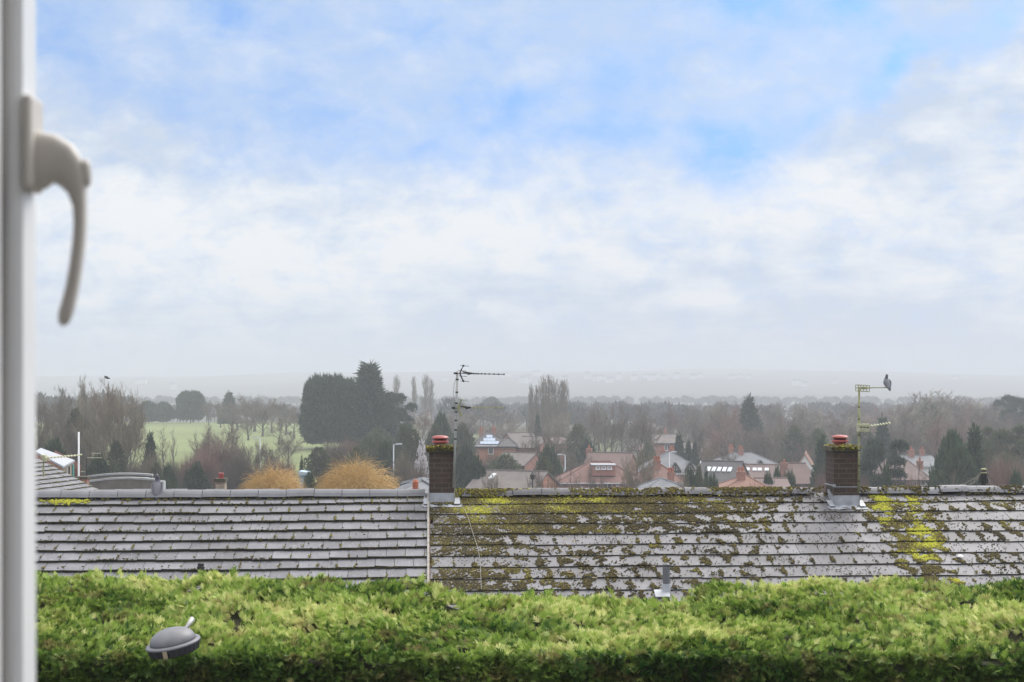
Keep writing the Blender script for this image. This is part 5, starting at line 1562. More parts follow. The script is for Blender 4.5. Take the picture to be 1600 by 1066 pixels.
# heritage-style lantern on a post by the long low house
p = at(832, 757, 120); g_ = float(ground(p[0], 120)); s = k(120)
e = thing('lantern_post', 'small black lantern on a post in front of the long low roof', 'lantern', (p[0], 120, g_))
h_ = at(832, 750, 120)[2] - g_
build('post', MB().tube([(0, 0, -.1), (0, 0, h_)], 0.05, 8), M['black'], e)
build('lantern', MB().lathe((0, 0, h_), [(0.06, 0), (0.16, 0.1), (0.2, 0.35), (0.22, 0.38), (0.08, 0.55), (0.03, 0.65)], 8), M['black'], e)

# ---- telegraph pole and its fan of wires
YT = 46.0
p = at(1537, 735, YT); g_ = float(ground(p[0], YT))
tp_ = thing('telegraph_pole', 'dark telegraph pole top with wires fanning out on both sides', 'telegraph pole', (p[0], YT, g_)); ot = np.array(tp_.location)
T3 = lambda px, py, dy=0.0: at(px, py, YT) - ot + [0, dy, 0]
build('pole', MB().tube([(0, 0, -0.3), T3(1537, 734)], [0.09, 0.075], 10), M['bark'], tp_)
hb = MB()
for a in range(10):
    q = 2 * math.pi * a / 10
    hb.box(T3(1537, 748) + [0.11 * math.cos(q), 0.11 * math.sin(q), 0], (0.05, 0.05, 0.24), rz=q)
hb.box(T3(1537, 741), (0.2, 0.2, 0.05))
build('terminal_block', hb, M['black'], tp_)
ins = MB().lathe(T3(1537, 734), [(0.05, -0.02), (0.09, 0.0), (0.09, 0.02), (0.05, 0.04)], 8); ins.lathe(T3(1537, 739), [(0.07, -0.02), (0.1, 0.0), (0.06, 0.03)], 8)
build('insulator', ins, M['alumoss'], tp_)
for q, (px, py, dy) in enumerate(((1475, 760, -8), (1470, 762, -4), (1468, 757, 6), (1482, 764, -10), (1488, 765, -12), (1496, 766, -12), (1505, 742.5, 14), (1576, 766, -10), (1570, 757, 8), (1560, 768, -12), (1500, 747, 10))):
    st_p = T3(1532 if px < 1537 else 1542, 740 + (q % 4) * 1.6)
    en = at(px, py, YT + dy) - ot
    pts = [st_p + (en - st_p) * t_ + np.array([0, 0, -0.12 * math.sin(math.pi * t_)]) for t_ in np.linspace(0, 1, 6)]
    build('wire', MB().tube(pts, 0.004, 4, cap=False), M['concretewall'], tp_)

# ---- a bird over the left wood
bd = at(167, 590, 120)
b_ = MB()
b_.tube(np.array([(-0.2, 0, 0.06), (-0.1, 0, 0.02), (0.05, 0, -0.03), (0.2, 0, -0.07), (0.26, 0, -0.09)]), [0.02, 0.07, 0.085, 0.05, 0.01], 8)
bo = build('bird', b_, M['black'], None, smooth=True); bo.location = tuple(bd)
for s1 in (-1, 1):
    w_ = MB().add([(-0.06, 0, 0), (0.1, 0, -0.02), (0.0, s1 * 0.22, 0.1), (-0.12, s1 * 0.38, 0.14), (-0.1, s1 * 0.2, 0.09)], [(0, 1, 2, 4), (4, 2, 3)])
    build('wing', w_, M['black'], bo)
tag(bo, 'small dark bird flying just above the bare treetops at left', 'bird')
# blue cover behind the willows
bt = at(476, 742, 130); s = k(130)
bc = thing('shed', 'pale blue roofed shed between the two golden willows', 'shed', (bt[0], 130, float(ground(bt[0], 130))))
zt3 = bt[2] - bc.location[2]
build('wall', MB().box((0, 0, zt3 / 2 - 0.3), (14 * s, 1.6, zt3 + 0.6)), mat('blue_paint', (0.16, 0.3, 0.38), None, 3, 0.6), bc)
build('roof', MB().prism([(-8 * s, 0), (8 * s, 0), (7 * s, 0.25), (-7 * s, 0.35)], -0.95, 0.95, 1, c=(0, 0, zt3)), mat('pale_blue_roof', (0.4, 0.52, 0.6), None, 3, 0.6), bc)
# ================================================================== trees
def norm(a): return a / (np.linalg.norm(a) + 1e-9)


def seg_tubes(P0, P1, R0, R1, n):
    P0, P1, R0, R1 = (np.asarray(q, float) for q in (P0, P1, R0, R1))
    d = P1 - P0; d /= np.linalg.norm(d, axis=1, keepdims=True) + 1e-9
    up = np.where(np.abs(d[:, 2:3]) < 0.9, np.array([[0, 0, 1.0]]), np.array([[1.0, 0, 0]]))
    a = np.cross(d, up); a /= np.linalg.norm(a, axis=1, keepdims=True); b_ = np.cross(d, a)
    N = len(P0); V = np.zeros((N, 2 * n, 3))
    for q in range(n):
        t = 2 * math.pi * q / n
        off = math.cos(t) * a + math.sin(t) * b_
        V[:, q] = P0 + off * R0[:, None]; V[:, n + q] = P1 + off * R1[:, None]
    f = np.array([(q, (q + 1) % n, n + (q + 1) % n, n + q) for q in range(n)])
    F = (f[None] + (np.arange(N) * 2 * n)[:, None, None]).reshape(-1, 4)
    return V.reshape(-1, 3), F


class Grow:
    def __init__(s, seed):
        s.r = random.Random(seed); s.thick, s.thin = [], []

    def branch(s, p, d, L, rad, lev, counts, spread, up, wob):
        r = s.r; nseg = 3 if lev < 3 else 2
        q = np.array(p); dd = np.array(d)
        kids = counts[lev] if lev < len(counts) else 0
        pts = [q]
        for i in range(nseg):
            dd = norm(dd + np.array([r.gauss(0, wob), r.gauss(0, wob), r.gauss(0, wob * 0.7) + up]))
            q2 = q + dd * L / nseg
            r0 = rad * (1 - 0.75 * i / nseg); r1 = rad * (1 - 0.75 * (i + 1) / nseg)
            (s.thick if lev < 2 else s.thin).append((q, q2, r0, r1))
            q = q2; pts.append(q)
        for c in range(kids):
            t = r.uniform(0.25, 1.0) * nseg
            i = min(int(t), nseg - 1); b0 = pts[i] + (pts[i + 1] - pts[i]) * (t - i)
            ax = norm(np.array([r.gauss(0, 1), r.gauss(0, 1), r.gauss(0, 1)])); per = norm(np.cross(dd, ax))
            a = R(r.uniform(spread * 0.6, spread * 1.3))
            nd = norm(dd * math.cos(a) + per * math.sin(a))
            s.branch(b0, nd, L * r.uniform(.42, .68), rad * 0.5, lev + 1, counts, spread, up, wob)

    def meshes(s, name, twig, bark, twr=1.0):
        a = s.thick
        V, F = seg_tubes([x[0] for x in a], [x[1] for x in a], [x[2] for x in a], [x[3] for x in a], 6)
        mt = np_mesh('trunk', V, F, bark, smooth=True)
        a = s.thin
        V, F = seg_tubes([x[0] for x in a], [x[1] for x in a], [max(x[2], .013) * twr for x in a], [max(x[3], .009) * twr for x in a], 3)
        t = np.repeat(np.array([s.r.random() for _ in a]), 6)
        return mt, np_mesh('crown', V, F, twig, t)


def bare(seed, H=10.0, clear=0.22, nl=11, ang=48, counts=(0, 6, 6, 6), spread=38, up=0.10, wob=0.16, lf=0.46, bark='bark', twig='twig', lead=True, ivy=False):
    g = Grow(seed); r = g.r
    q = np.zeros(3); d = np.array([r.gauss(0, .03), r.gauss(0, .03), 1.0]); n = 7; hh = H * (0.72 if lead else 0.5)
    pts = [q]
    for i in range(n):
        d = norm(d + np.array([r.gauss(0, .07), r.gauss(0, .07), 0.15])); q2 = q + d * hh / n
        g.thick.append((q, q2, 0.026 * H * (1 - 0.8 * i / n) * (1.25 if i == 0 else 1), 0.026 * H * (1 - 0.8 * (i + 1) / n))); q = q2; pts.append(q)
    for c in range(nl):
        t = clear + (1 - clear) * (c + r.random()) / nl
        tt = t * n; i = min(int(tt), n - 1); b0 = pts[i] + (pts[i + 1] - pts[i]) * (tt - i)
        az = c * 2.4 + r.uniform(-.5, .5); el = R(ang * r.uniform(.7, 1.25) * (1 - 0.45 * t))
        dd = np.array([math.cos(az) * math.sin(el), math.sin(az) * math.sin(el), math.cos(el)])
        g.branch(b0, dd, H * lf * r.uniform(.8, 1.15) * (1.12 - 0.62 * t), 0.011 * H * (1.1 - 0.6 * t), 1, counts, spread, up, wob)
    g.branch(pts[-1], d, H * 0.27, 0.006 * H, 1, counts, spread * 0.8, up, wob)
    return g.meshes('t', M[twig], M[bark])


def fan(seed, H=10.0, stems=12, ang=32, twig='twigpale', bark='palebark', counts=(0, 5, 6, 5)):
    g = Grow(seed); r = g.r
    g.thick.append((np.zeros(3), np.array([0, 0, H * .12]), .03 * H, .024 * H))
    for c in range(stems):
        az = c * 2.4 + r.uniform(-.4, .4); el = R(ang * math.sqrt((c + .5) / stems))
        d = np.array([math.cos(az) * math.sin(el), math.sin(az) * math.sin(el), math.cos(el)])
        q = np.array([0, 0, H * r.uniform(.06, .2)])
        for i in range(3):
            d = norm(d + np.array([r.gauss(0, .05), r.gauss(0, .05), .02])); q2 = q + d * H * .17
            g.thick.append((q, q2, .011 * H * (1 - .2 * i), .011 * H * (.8 - .2 * i)))
            if i: g.branch(q2, norm(d + np.array([r.gauss(0, .25), r.gauss(0, .25), 0])), H * .3, .005 * H, 1, counts, 26, .1, .1)
            q = q2
        g.branch(q, d, H * .42, .006 * H, 1, counts, 24, .1, .1)
    return g.meshes('f', M[twig], M[bark])


def poplar(seed, H=10.0, twig='twigpale'):
    g = Grow(seed); r = g.r; n = 8; q = np.zeros(3)
    pts = [q]
    for i in range(n):
        q2 = q + np.array([r.gauss(0, .008 * H), r.gauss(0, .008 * H), H * .93 / n]); g.thick.append((q, q2, .014 * H * (1 - .85 * i / n), .014 * H * (1 - .85 * (i + 1) / n))); q = q2; pts.append(q)
    for c in range(46):
        t = 0.1 + 0.88 * (c + r.random()) / 46; tt = t * n; i = min(int(tt), n - 1); b0 = pts[i] + (pts[i + 1] - pts[i]) * (tt - i)
        az = c * 2.4; el = R(r.uniform(14, 26))
        g.branch(b0, np.array([math.cos(az) * math.sin(el), math.sin(az) * math.sin(el), math.cos(el)]), H * .21 * (1.15 - .6 * t) * r.uniform(.8, 1.2), .0035 * H, 1, (0, 6, 6), 17, .12, .06)
    return g.meshes('p', M[twig], M['palebark'])


def shoots(seed, n, H, Rx, mat_, arch=0.5, r0=.012, up0=0.9, segs=4, inner=0.55, droop=0.0, trunkmat='bark', jit=.18):
    """A bush of many fine shoots rising from an inner dome."""
    r = np.random.default_rng(seed)
    az = r.uniform(0, 2 * np.pi, n); cz = r.random(n) ** 0.8; sr = np.sqrt(1 - cz ** 2) * r.uniform(.55, 1.0, n) ** .5
    lump = 1 + .16 * np.sin(3 * az + seed) + .12 * np.sin(5 * az + 2 * cz * 3 + seed)
    B = np.stack([np.cos(az) * sr * Rx * inner * lump, np.sin(az) * sr * Rx * inner * lump, np.sqrt(cz) * H * inner * r.uniform(.4, 1.0, n)], -1)
    D = np.stack([np.cos(az) * sr * (1 - up0) * 2 + r.normal(0, jit, n), np.sin(az) * sr * (1 - up0) * 2 + r.normal(0, jit, n), np.full(n, up0)], -1)
    D /= np.linalg.norm(D, axis=1, keepdims=True)
    L = H * max(1 - inner, .2) * r.uniform(.65, 1.25, n) * (1 - 0.25 * sr)
    P0, P1, R0_, R1_ = [], [], [], []
    q = B; d = D
    for i in range(segs):
        d = d + np.stack([np.cos(az) * arch * .25, np.sin(az) * arch * .25, -np.full(n, droop) * (i + 1) * .25 * (.5 + sr)], -1) + r.normal(0, .07, (n, 3)); d /= np.linalg.norm(d, axis=1, keepdims=True)
        q2 = q + d * (L / segs)[:, None]
        P0.append(q); P1.append(q2); R0_.append(np.full(n, r0 * (1 - i / segs * .6))); R1_.append(np.full(n, r0 * (1 - (i + 1) / segs * .6))); q = q2
    V, F = seg_tubes(np.concatenate(P0), np.concatenate(P1), np.concatenate(R0_), np.concatenate(R1_), 3)
    t = np.repeat(np.tile(np.clip(r.normal(.5, .22, n), 0, 1), segs), 6)
    crown = np_mesh('crown', V, F, M[mat_], t)
    k_ = np.linspace(0, n - 1, min(90, n)).astype(int)
    mid = B[k_] * np.array([.45, .45, .5])
    V2, F2 = seg_tubes(np.concatenate([np.zeros((len(k_), 3)) - [0, 0, .3], mid]), np.concatenate([mid, B[k_]]), np.concatenate([np.full(len(k_), r0 * 3), np.full(len(k_), r0 * 2)]), np.concatenate([np.full(len(k_), r0 * 2), np.full(len(k_), r0)]), 4)
    return np_mesh('trunk', V2, F2, M[trunkmat]), crown


def blades(P, D, L, W, tint):
    n = len(P); s = np.cross(D, rng.normal(size=(n, 3))); s /= np.linalg.norm(s, axis=1, keepdims=True) + 1e-9
    mid = P + D * (L * .5)[:, None]
    V = np.stack([P, mid + s * W[:, None], P + D * L[:, None], mid - s * W[:, None]], 1).reshape(-1, 3)
    return V, np.arange(4 * n).reshape(-1, 4), np.repeat(tint, 4)


P_round = [(0, .35), (.12, .78), (.3, 1), (.55, .95), (.78, .7), (.92, .4), (1, .06)]
P_block = [(0, .62), (.05, .84), (.15, .98), (.35, 1), (.6, .97), (.8, .9), (.92, .76), (1, .5)]
P_cone = [(0, .8), (.08, 1), (.25, .86), (.5, .58), (.75, .3), (.9, .13), (1, .02)]
P_spire = [(0, .7), (.1, 1), (.25, .92), (.45, .68), (.62, .46), (.8, .27), (.92, .13), (1, .02)]
P_dome = [(0, .75), (.2, 1), (.45, .96), (.7, .78), (.88, .48), (1, .1)]
P_col = [(0, .7), (.15, 1), (.5, .95), (.8, .6), (1, .1)]


def evergreen(seed, prof, H, Rx, n, L, W, m_=5, up=0.35, mat_='conifer', trunk_r=.02, lump=.16, depth=.35, z0=.06, spikes=0.0, core=True, ysq=1.0, clumps=None):
    """Sprays of foliage through the outer part of a solid given by its profile: list of (height share, radius share)."""
    r = np.random.default_rng(seed)
    prof = prof or P_round; ph = np.array([p[0] for p in prof]); pr = np.array([p[1] for p in prof])
    if clumps is None:
        hh = r.random(n * 3); rad = np.interp(hh, ph, pr); keep = r.random(n * 3) < (rad + .06) / (rad.max() + .06); hh, rad = hh[keep][:n], rad[keep][:n]
        nn_ = len(hh); az = r.uniform(0, 2 * np.pi, nn_)
        lf = 1 + lump * (np.sin(3 * az + 9 * hh + seed) * .6 + np.sin(5 * az - 14 * hh + 2 * seed) * .5 + .5 * np.sin(9 * az + 31 * hh)) 
        rr = rad * lf * (1 - depth * r.random(nn_) ** 1.6) * Rx
        P = np.stack([np.cos(az) * rr, np.sin(az) * rr * ysq, (z0 + (1 - z0) * hh) * H], -1)
        slope = np.interp(np.clip(hh + .04, 0, 1), ph, pr) - np.interp(np.clip(hh - .04, 0, 1), ph, pr)
        O = np.stack([np.cos(az), np.sin(az), -slope * Rx / (.08 * H) * .6 + up], -1)
    else:
        idx = r.integers(0, len(clumps), n); C_ = np.array(clumps)[idx]
        q = r.normal(size=(n, 3)); q /= np.linalg.norm(q, axis=1, keepdims=True); q[:, 2] = np.where(r.random(n) < .75, np.abs(q[:, 2]), q[:, 2])
        P = C_[:, :3] + q * C_[:, 3:6] * (r.random(n) ** .4)[:, None]; O = q + np.array([0, 0, up]); nn_ = n
    O /= np.linalg.norm(O, axis=1, keepdims=True)
    idx = np.repeat(np.arange(nn_), m_); N = len(idx)
    D = O[idx] + r.normal(0, .5, (N, 3)); D /= np.linalg.norm(D, axis=1, keepdims=True)
    tint = np.clip(r.normal(.45, .2, nn_)[idx] + r.normal(0, .12, N), 0, 1)
    V, F, T = blades(P[idx] + r.normal(0, L * .15, (N, 3)), D, L * r.uniform(.6, 1.3, N), W * r.uniform(.7, 1.3, N), tint)
    Vs, Fs, Ts = [V], [F], [T]
    if core and clumps is None:
        na, nh = 20, 16
        hh = np.linspace(0.01, 0.97, nh); A = np.linspace(0, 2 * np.pi, na, endpoint=False)
        hg, ag = np.meshgrid(hh, A, indexing='ij')
        lf = 1 + lump * (np.sin(3 * ag + 9 * hg + seed) * .6 + np.sin(5 * ag - 14 * hg + 2 * seed) * .5)
        rr = np.interp(hg, ph, pr) * lf * Rx * .62
        V = np.stack([np.cos(ag) * rr, np.sin(ag) * rr * ysq, (z0 + (1 - z0) * hg) * H], -1).reshape(-1, 3)
        F = np.array([(i * na + j, i * na + (j + 1) % na, (i + 1) * na + (j + 1) % na, (i + 1) * na + j) for i in range(nh - 1) for j in range(na)])
        off = len(Vs[0]); Vs.append(V); Fs.append(F + off); Ts.append(np.full(len(V), .25))
    if spikes and clumps is None:
        ns = int(nn_ * spikes); az = r.uniform(0, 6.28, ns); hh = r.uniform(.55, 1.0, ns); rad = np.interp(hh, ph, pr) * (1 + lump * (np.sin(3 * az + 9 * hh + seed) * .6 + np.sin(5 * az - 14 * hh + 2 * seed) * .5)) * r.uniform(.2, 1.0, ns) ** .4 * Rx
        P = np.stack([np.cos(az) * rad, np.sin(az) * rad * ysq, (z0 + (1 - z0) * hh) * H], -1)
        for q in range(6):
            D = np.stack([np.cos(az) * .16 + r.normal(0, .16, ns), np.sin(az) * .16 + r.normal(0, .16, ns), np.ones(ns)], -1); D /= np.linalg.norm(D, axis=1, keepdims=True)
            V, F, T = blades(P + r.normal(0, .08, (ns, 3)), D, np.full(ns, L * (1.9 - .22 * q)), np.full(ns, W * .9), np.clip(r.normal(.5, .2, ns), 0, 1))
            off = sum(len(v) for v in Vs); Vs.append(V); Fs.append(F + off); Ts.append(T)
    crown = np_mesh('crown', np.concatenate(Vs), np.concatenate(Fs), M[mat_], np.concatenate(Ts))
    tk = MB().tube([(0, 0, -.5), (0, 0, H * .3), (0, 0, H * .86)], [trunk_r * H, trunk_r * H * .75, trunk_r * H * .15], 7)
    if clumps is not None:
        for c in clumps:
            zb = max(c[2] - .28 * H * random.uniform(.3, 1), H * .15)
            tk.tube([(0, 0, zb), (c[0] * .5, c[1] * .5, (zb + c[2]) / 2 + .02 * H), (c[0], c[1], c[2])], [trunk_r * H * .4, trunk_r * H * .3, trunk_r * H * .15], 5)
    return tk.mesh('trunk', M['bark'], True), crown


def pine_clumps(seed, H, Rx, n, flat=.4, lo=.35):
    r = random.Random(seed); c = []
    for i in range(n):
        h_ = lo + (0.95 - lo) * (i + r.random()) / n
        rr = Rx * (1 - ((h_ - .55) / .6) ** 2) * r.uniform(.35, .8); az = i * 2.4 + r.uniform(-.5, .5)
        sz = Rx * r.uniform(.3, .48) * (1.15 - .5 * h_)
        c.append((math.cos(az) * rr, math.sin(az) * rr, h_ * H, sz, sz, sz * flat))
    return c




# one pattern of each kind: (trunk mesh, crown mesh, height, crown radius)
LIB = {}
for i in range(6): LIB['bare%d' % i] = (*bare(100 + i, 10, .2 + .04 * (i % 3), 11, 46 + 5 * (i % 3), (0, 6, 6, 6), 36 + 3 * i % 9, .09, .15, .46, twig=['twig', 'twig', 'twigpale', 'twig', 'twigred', 'twig'][i], lead=i % 3 != 1), 10, 4.6)
LIB['tall0'] = (*bare(120, 10, .25, 12, 30, (0, 6, 6, 6), 26, .14, .11, .42, twig='twigpale'), 10, 3.0)
LIB['tall1'] = (*bare(121, 10, .2, 12, 34, (0, 6, 6, 6), 28, .13, .12, .42, twig='twigred'), 10, 3.2)
LIB['fan0'] = (*fan(130, 10, 13, 30), 10, 4.4)
LIB['fan1'] = (*fan(131, 10, 11, 40, 'twig', 'bark'), 10, 5.0)
LIB['sapling'] = (*bare(140, 10, .3, 9, 42, (0, 4, 4, 3), 30, .12, .12, .34, twig='twig'), 10, 2.6)
for i in range(2): LIB['poplar%d' % i] = (*poplar(150 + i), 10, 1.15)
LIB['bush0'] = (*shoots(160, 3000, 4.2, 3.0, 'twigred', .2, .016, .7, 4, .66, -.02), 4.2, 3.2)
LIB['bush1'] = (*shoots(161, 3000, 4.2, 3.0, 'twig', .2, .016, .65, 4, .66), 4.2, 3.2)
LIB['bush2'] = (*shoots(162, 2600, 4.2, 2.6, 'twigpale', .2, .016, .7, 4, .62), 4.2, 3.0)
LIB['willow0'] = (*shoots(170, 14000, 6.0, 2.7, 'willow', .25, .0085, .6, 4, .84, .5, jit=.6), 6.0, 2.9)
LIB['willow1'] = (*shoots(171, 11000, 5.4, 2.3, 'willow', .25, .0085, .6, 4, .84, .5, jit=.6), 5.4, 2.5)
LIB['leyblock'] = (*evergreen(180, P_block, 12, 5.4, 4200, 1.0, .13, 5, .9, 'conifer', .016, .1, .25, .1, spikes=.12), 12, 5.6)
LIB['spire'] = (*evergreen(181, P_spire, 14, 3.4, 1900, 1.7, .16, 5, .25, 'conifer', .014, .2, .5, .03), 14, 3.5)
LIB['cone0'] = (*evergreen(182, P_cone, 10, 3.2, 1200, 1.15, .15, 5, .2, 'conifer', .016, .2, .5, .04), 10, 3.3)
LIB['cone1'] = (*evergreen(183, P_cone, 10, 3.0, 1200, 1.1, .15, 5, .35, 'green', .016, .24, .5, .02), 10, 3.2)
LIB['dome0'] = (*evergreen(184, P_dome, 8, 4.2, 1900, .85, .14, 5, .4, 'green', .02, .36, .5, .0, spikes=.07), 8, 4.4)
LIB['dome1'] = (*evergreen(185, P_dome, 8, 4.2, 1900, .85, .14, 5, .4, 'olive', .02, .38, .55, .0, spikes=.07), 8, 4.4)
LIB['dome2'] = (*evergreen(186, P_round, 8, 3.8, 1700, .85, .14, 5, .3, 'conifer', .02, .36, .5, .05, spikes=.07), 8, 4.0)
LIB['ley'] = (*evergreen(187, P_dome, 8, 4.6, 3600, .55, .085, 5, .8, 'green', .02, .16, .4, .0, ysq=.8, spikes=.12), 8, 4.7)
LIB['col'] = (*evergreen(188, P_col, 5, 1.2, 500, .45, .07, 5, .6, 'conifer', .02, .1, .3, .0), 5, 1.25)
LIB['pine0'] = (*evergreen(190, None, 10, 4, 2600, .5, .05, 6, .5, 'pine', .022, clumps=pine_clumps(1, 10, 4.6, 15, .38, .3)), 10, 4.6)
LIB['pine1'] = (*evergreen(191, None, 10, 4, 2400, .5, .055, 6, .6, 'conifer', .022, clumps=pine_clumps(2, 10, 4.4, 13, .5, .38)), 10, 4.4)
LIB['pine2'] = (*evergreen(192, None, 10, 4, 2200, .55, .055, 6, .4, 'olive', .02, clumps=pine_clumps(3, 10, 5.0, 11, .42, .4)), 10, 5.0)
LIB['ivy0'] = (*evergreen(193, P_round, 10, 3.0, 1500, .55, .1, 5, .4, 'olive', .02, .3, .6, .02, core=False), 10, 3.3)
LIB['blossom'] = (*evergreen(194, P_round, 6, 1.6, 500, .35, .08, 4, .3, 'blossom', .02, .25, .6, .1, core=False), 6, 1.8)

for q_, (t_, c_, h_, r_) in list(LIB.items()):
    co_ = np.empty(len(c_.vertices) * 3, np.float32); c_.vertices.foreach_get('co', co_); co_ = co_.reshape(-1, 3)
    LIB[q_] = (t_, c_, float(np.percentile(co_[:, 2], 99.8)), float(np.percentile(np.hypot(co_[:, 0], co_[:, 1]), 93)))
n_tree = 0


def tree(kind, px, top, Y, wpx, label, cat='tree', name=None, group=None, yaw=None, squash=1.0, sink=0.0, base_y=None):
    """Plant one tree whose crown is wpx photo pixels wide and whose tip stands at this row."""
    global n_tree
    tm, cm, H, Rx = LIB[kind]
    p = at(px, top, Y); g_ = float(ground(p[0], Y)) if base_y is None else float(at(px, base_y, Y)[2])
    h_ = max(p[2] - g_, 1.0)
    nm = name or ('bush' if kind.startswith(('bush', 'willow')) else 'conifer' if kind.startswith(('ley', 'spire', 'cone', 'col')) else 'pine_tree' if kind.startswith('pine') else 'poplar_tree' if kind.startswith('poplar') else 'evergreen_tree' if kind.startswith(('dome', 'ivy')) else 'bare_tree')
    e = thing(nm, label, cat, (p[0], Y, g_), random.uniform(0, 6.28) if yaw is None else yaw, group)
    sx_ = wpx / F_PX * Y / (2 * Rx)
    e.scale = (sx_, sx_ * squash, h_ / H)
    obj('trunk', tm, e); obj('crown', cm, e)
    n_tree += 1
    return e


W_L = 'bare trees of the wood at left'
# --- left wood
tree('fan0', 182, 603, 146, 100, 'large bare tree fanning out from an ivied base beside the golf course')
tree('ivy0', 182, 690, 144, 34, 'dark ivy clad shrub growing round the base of the large fanned bare tree', 'shrub')
tree('tall0', 130, 588, 215, 26, 'yellowish bare spire of a tree, tallest of the wood at far left')
tree('tall1', 150, 598, 222, 24, 'second pale pointed bare tree just right of the yellowish spire')
tree('tall1', 176, 592, 200, 46, 'reddish bare treetop rising behind the large fanned tree')
tree('bare3', 93, 605, 205, 60, 'bare tree with thin purplish top near the window sash')
for (kd, px, tp, Y, w_) in (('bare0', 72, 618, 185, 60), ('bare1', 100, 622, 175, 64), ('bare2', 128, 620, 190, 60), ('bare3', 150, 625, 180, 56), ('bare5', 66, 640, 150, 50), ('bare0', 112, 645, 150, 56), ('bare5', 145, 650, 150, 60), ('bare3', 205, 650, 215, 40)):
    tree(kd, px, tp, Y, w_, 'brown bare tree tangled in the dense wood at left', group=W_L)
for (kd, px, tp, Y, w_, lb) in (('ivy0', 118, 640, 165, 40, 'green ivied tree in the middle of the left wood'), ('dome2', 85, 690, 130, 60, 'dark evergreen undergrowth left of the white pole'), ('dome2', 128, 655, 170, 26, 'dark rounded holly within the left wood'),
                                ('dome2', 155, 712, 128, 50, 'dark shrub behind the bridge parapet at left'), ('dome1', 176, 722, 140, 40, 'olive green shrub above the middle of the bridge'), ('bush1', 205, 716, 160, 56, 'brown scrub between the bridge and the small green conifer'),
                                ('bush2', 238, 706, 155, 44, 'pale scrub right of the small green conifer'), ('dome0', 262, 728, 140, 34, 'low dark green bush above the left pigeon'), ('dome1', 245, 724, 145, 30, 'low olive bush just left of the low dark green bush'), ('dome0', 292, 735, 150, 16, 'small round green bush at the foot of the fairway')):
    tree(kd, px, tp, Y, w_, lb, 'shrub' if 'tree' not in lb else 'tree')
tree('cone1', 235, 681, 158, 34, 'small bright green conifer below the golf course', 'conifer')
for (px, tp, Y, w_, lb) in ((255, 664, 190, 26, 'thin reddish bare sapling left of the fairway'), (272, 668, 200, 16, 'slender dark sapling standing alone on the fairway edge'), (225, 668, 185, 26, 'thin bare sapling behind the small green conifer'), (308, 672, 190, 14, 'lone wispy sapling in front of the brown birch thicket')):
    tree('sapling', px, tp, Y, w_, lb)
# --- edge of the golf course
tree('dome2', 232, 627, 430, 44, 'grey green clipped block of conifers at the far end of the fairway', base_y=659)
tree('dome2', 255, 628, 434, 36, 'second grey green clipped conifer block beside the first', base_y=659)
tree('leyblock', 298, 611, 430, 44, 'tall dark misty evergreen behind the fairway', base_y=660)
tree('bare1', 326, 621, 400, 26, 'bare tree with a dark trunk at the right end of the fairway', base_y=668)
tree('cone0', 358, 614, 420, 34, 'dark pointed misty evergreen among bare trees right of the fairway', base_y=672)
GR_ = 'bare trees lining the golf course'
for (kd, px, tp, Y, w_) in (('bare0', 345, 628, 380, 36), ('bare3', 372, 622, 360, 50), ('bare1', 398, 616, 350, 62), ('bare5', 425, 622, 340, 50), ('bare0', 447, 628, 330, 60), ('bare3', 362, 640, 340, 40), ('bare1', 410, 632, 320, 50), ('bare5', 460, 640, 310, 44), ('bare0', 435, 650, 280, 36), ('bare3', 388, 648, 300, 36)):
    tree(kd, px, tp, Y, w_, 'misty bare tree in the line along the golf course', group=GR_)
# --- conifer clump
tree('leyblock', 512, 586, 262, 92, 'huge clipped dark conifer with a rounded left side and flat spiky top', 'conifer', yaw=1.0, squash=.8)
tree('leyblock', 535, 592, 266, 70, 'dark conifer merged into the right of the huge clipped one', 'conifer', yaw=2.2, squash=.8)
tree('spire', 576, 570, 262, 74, 'tallest dark conifer with a sharp spire tip', 'conifer', yaw=.5)
tree('pine1', 620, 613, 258, 56, 'dark open pine right of the sharp conifer spire', 'pine tree', name='pine_tree')
tree('cone0', 600, 640, 262, 60, 'dark low conifer filling between the spire and the pine', 'conifer')
# --- far poplars
for (kd, px, tp, Y, w_, lb) in (('poplar0', 621, 586, 470, 14, 'first thin misty poplar, right above the dark pine'), ('poplar1', 647, 588, 470, 11, 'second and narrowest misty poplar'), ('poplar0', 664, 585, 470, 15, 'tallest misty poplar of the close pair'), ('poplar1', 674, 592, 475, 11, 'shorter misty poplar at the right of the close pair')):
    tree(kd, px, tp, Y, w_, lb, 'poplar', group='thin poplars in mist')
# --- poplar row
for i, (px, tp, w_, lb) in enumerate(((830, 600, 11, 'leftmost and shortest bare poplar of the row'), (838, 602, 11, 'bare poplar second from the left in the row'), (847, 588, 14, 'tall dark bare poplar with ivy in the row'), (857, 586, 15, 'tallest bare poplar in the middle of the row'), (868, 592, 16, 'bushy bare poplar right of the tallest one'), (877, 594, 15, 'bare poplar second from the right in the row'), (884, 592, 12, 'rightmost slim bare poplar of the row'))):
    tree('poplar%d' % (i % 2), px, tp, 315 + 4 * i, w_ * 1.25, lb, 'poplar', group='bare poplar row')
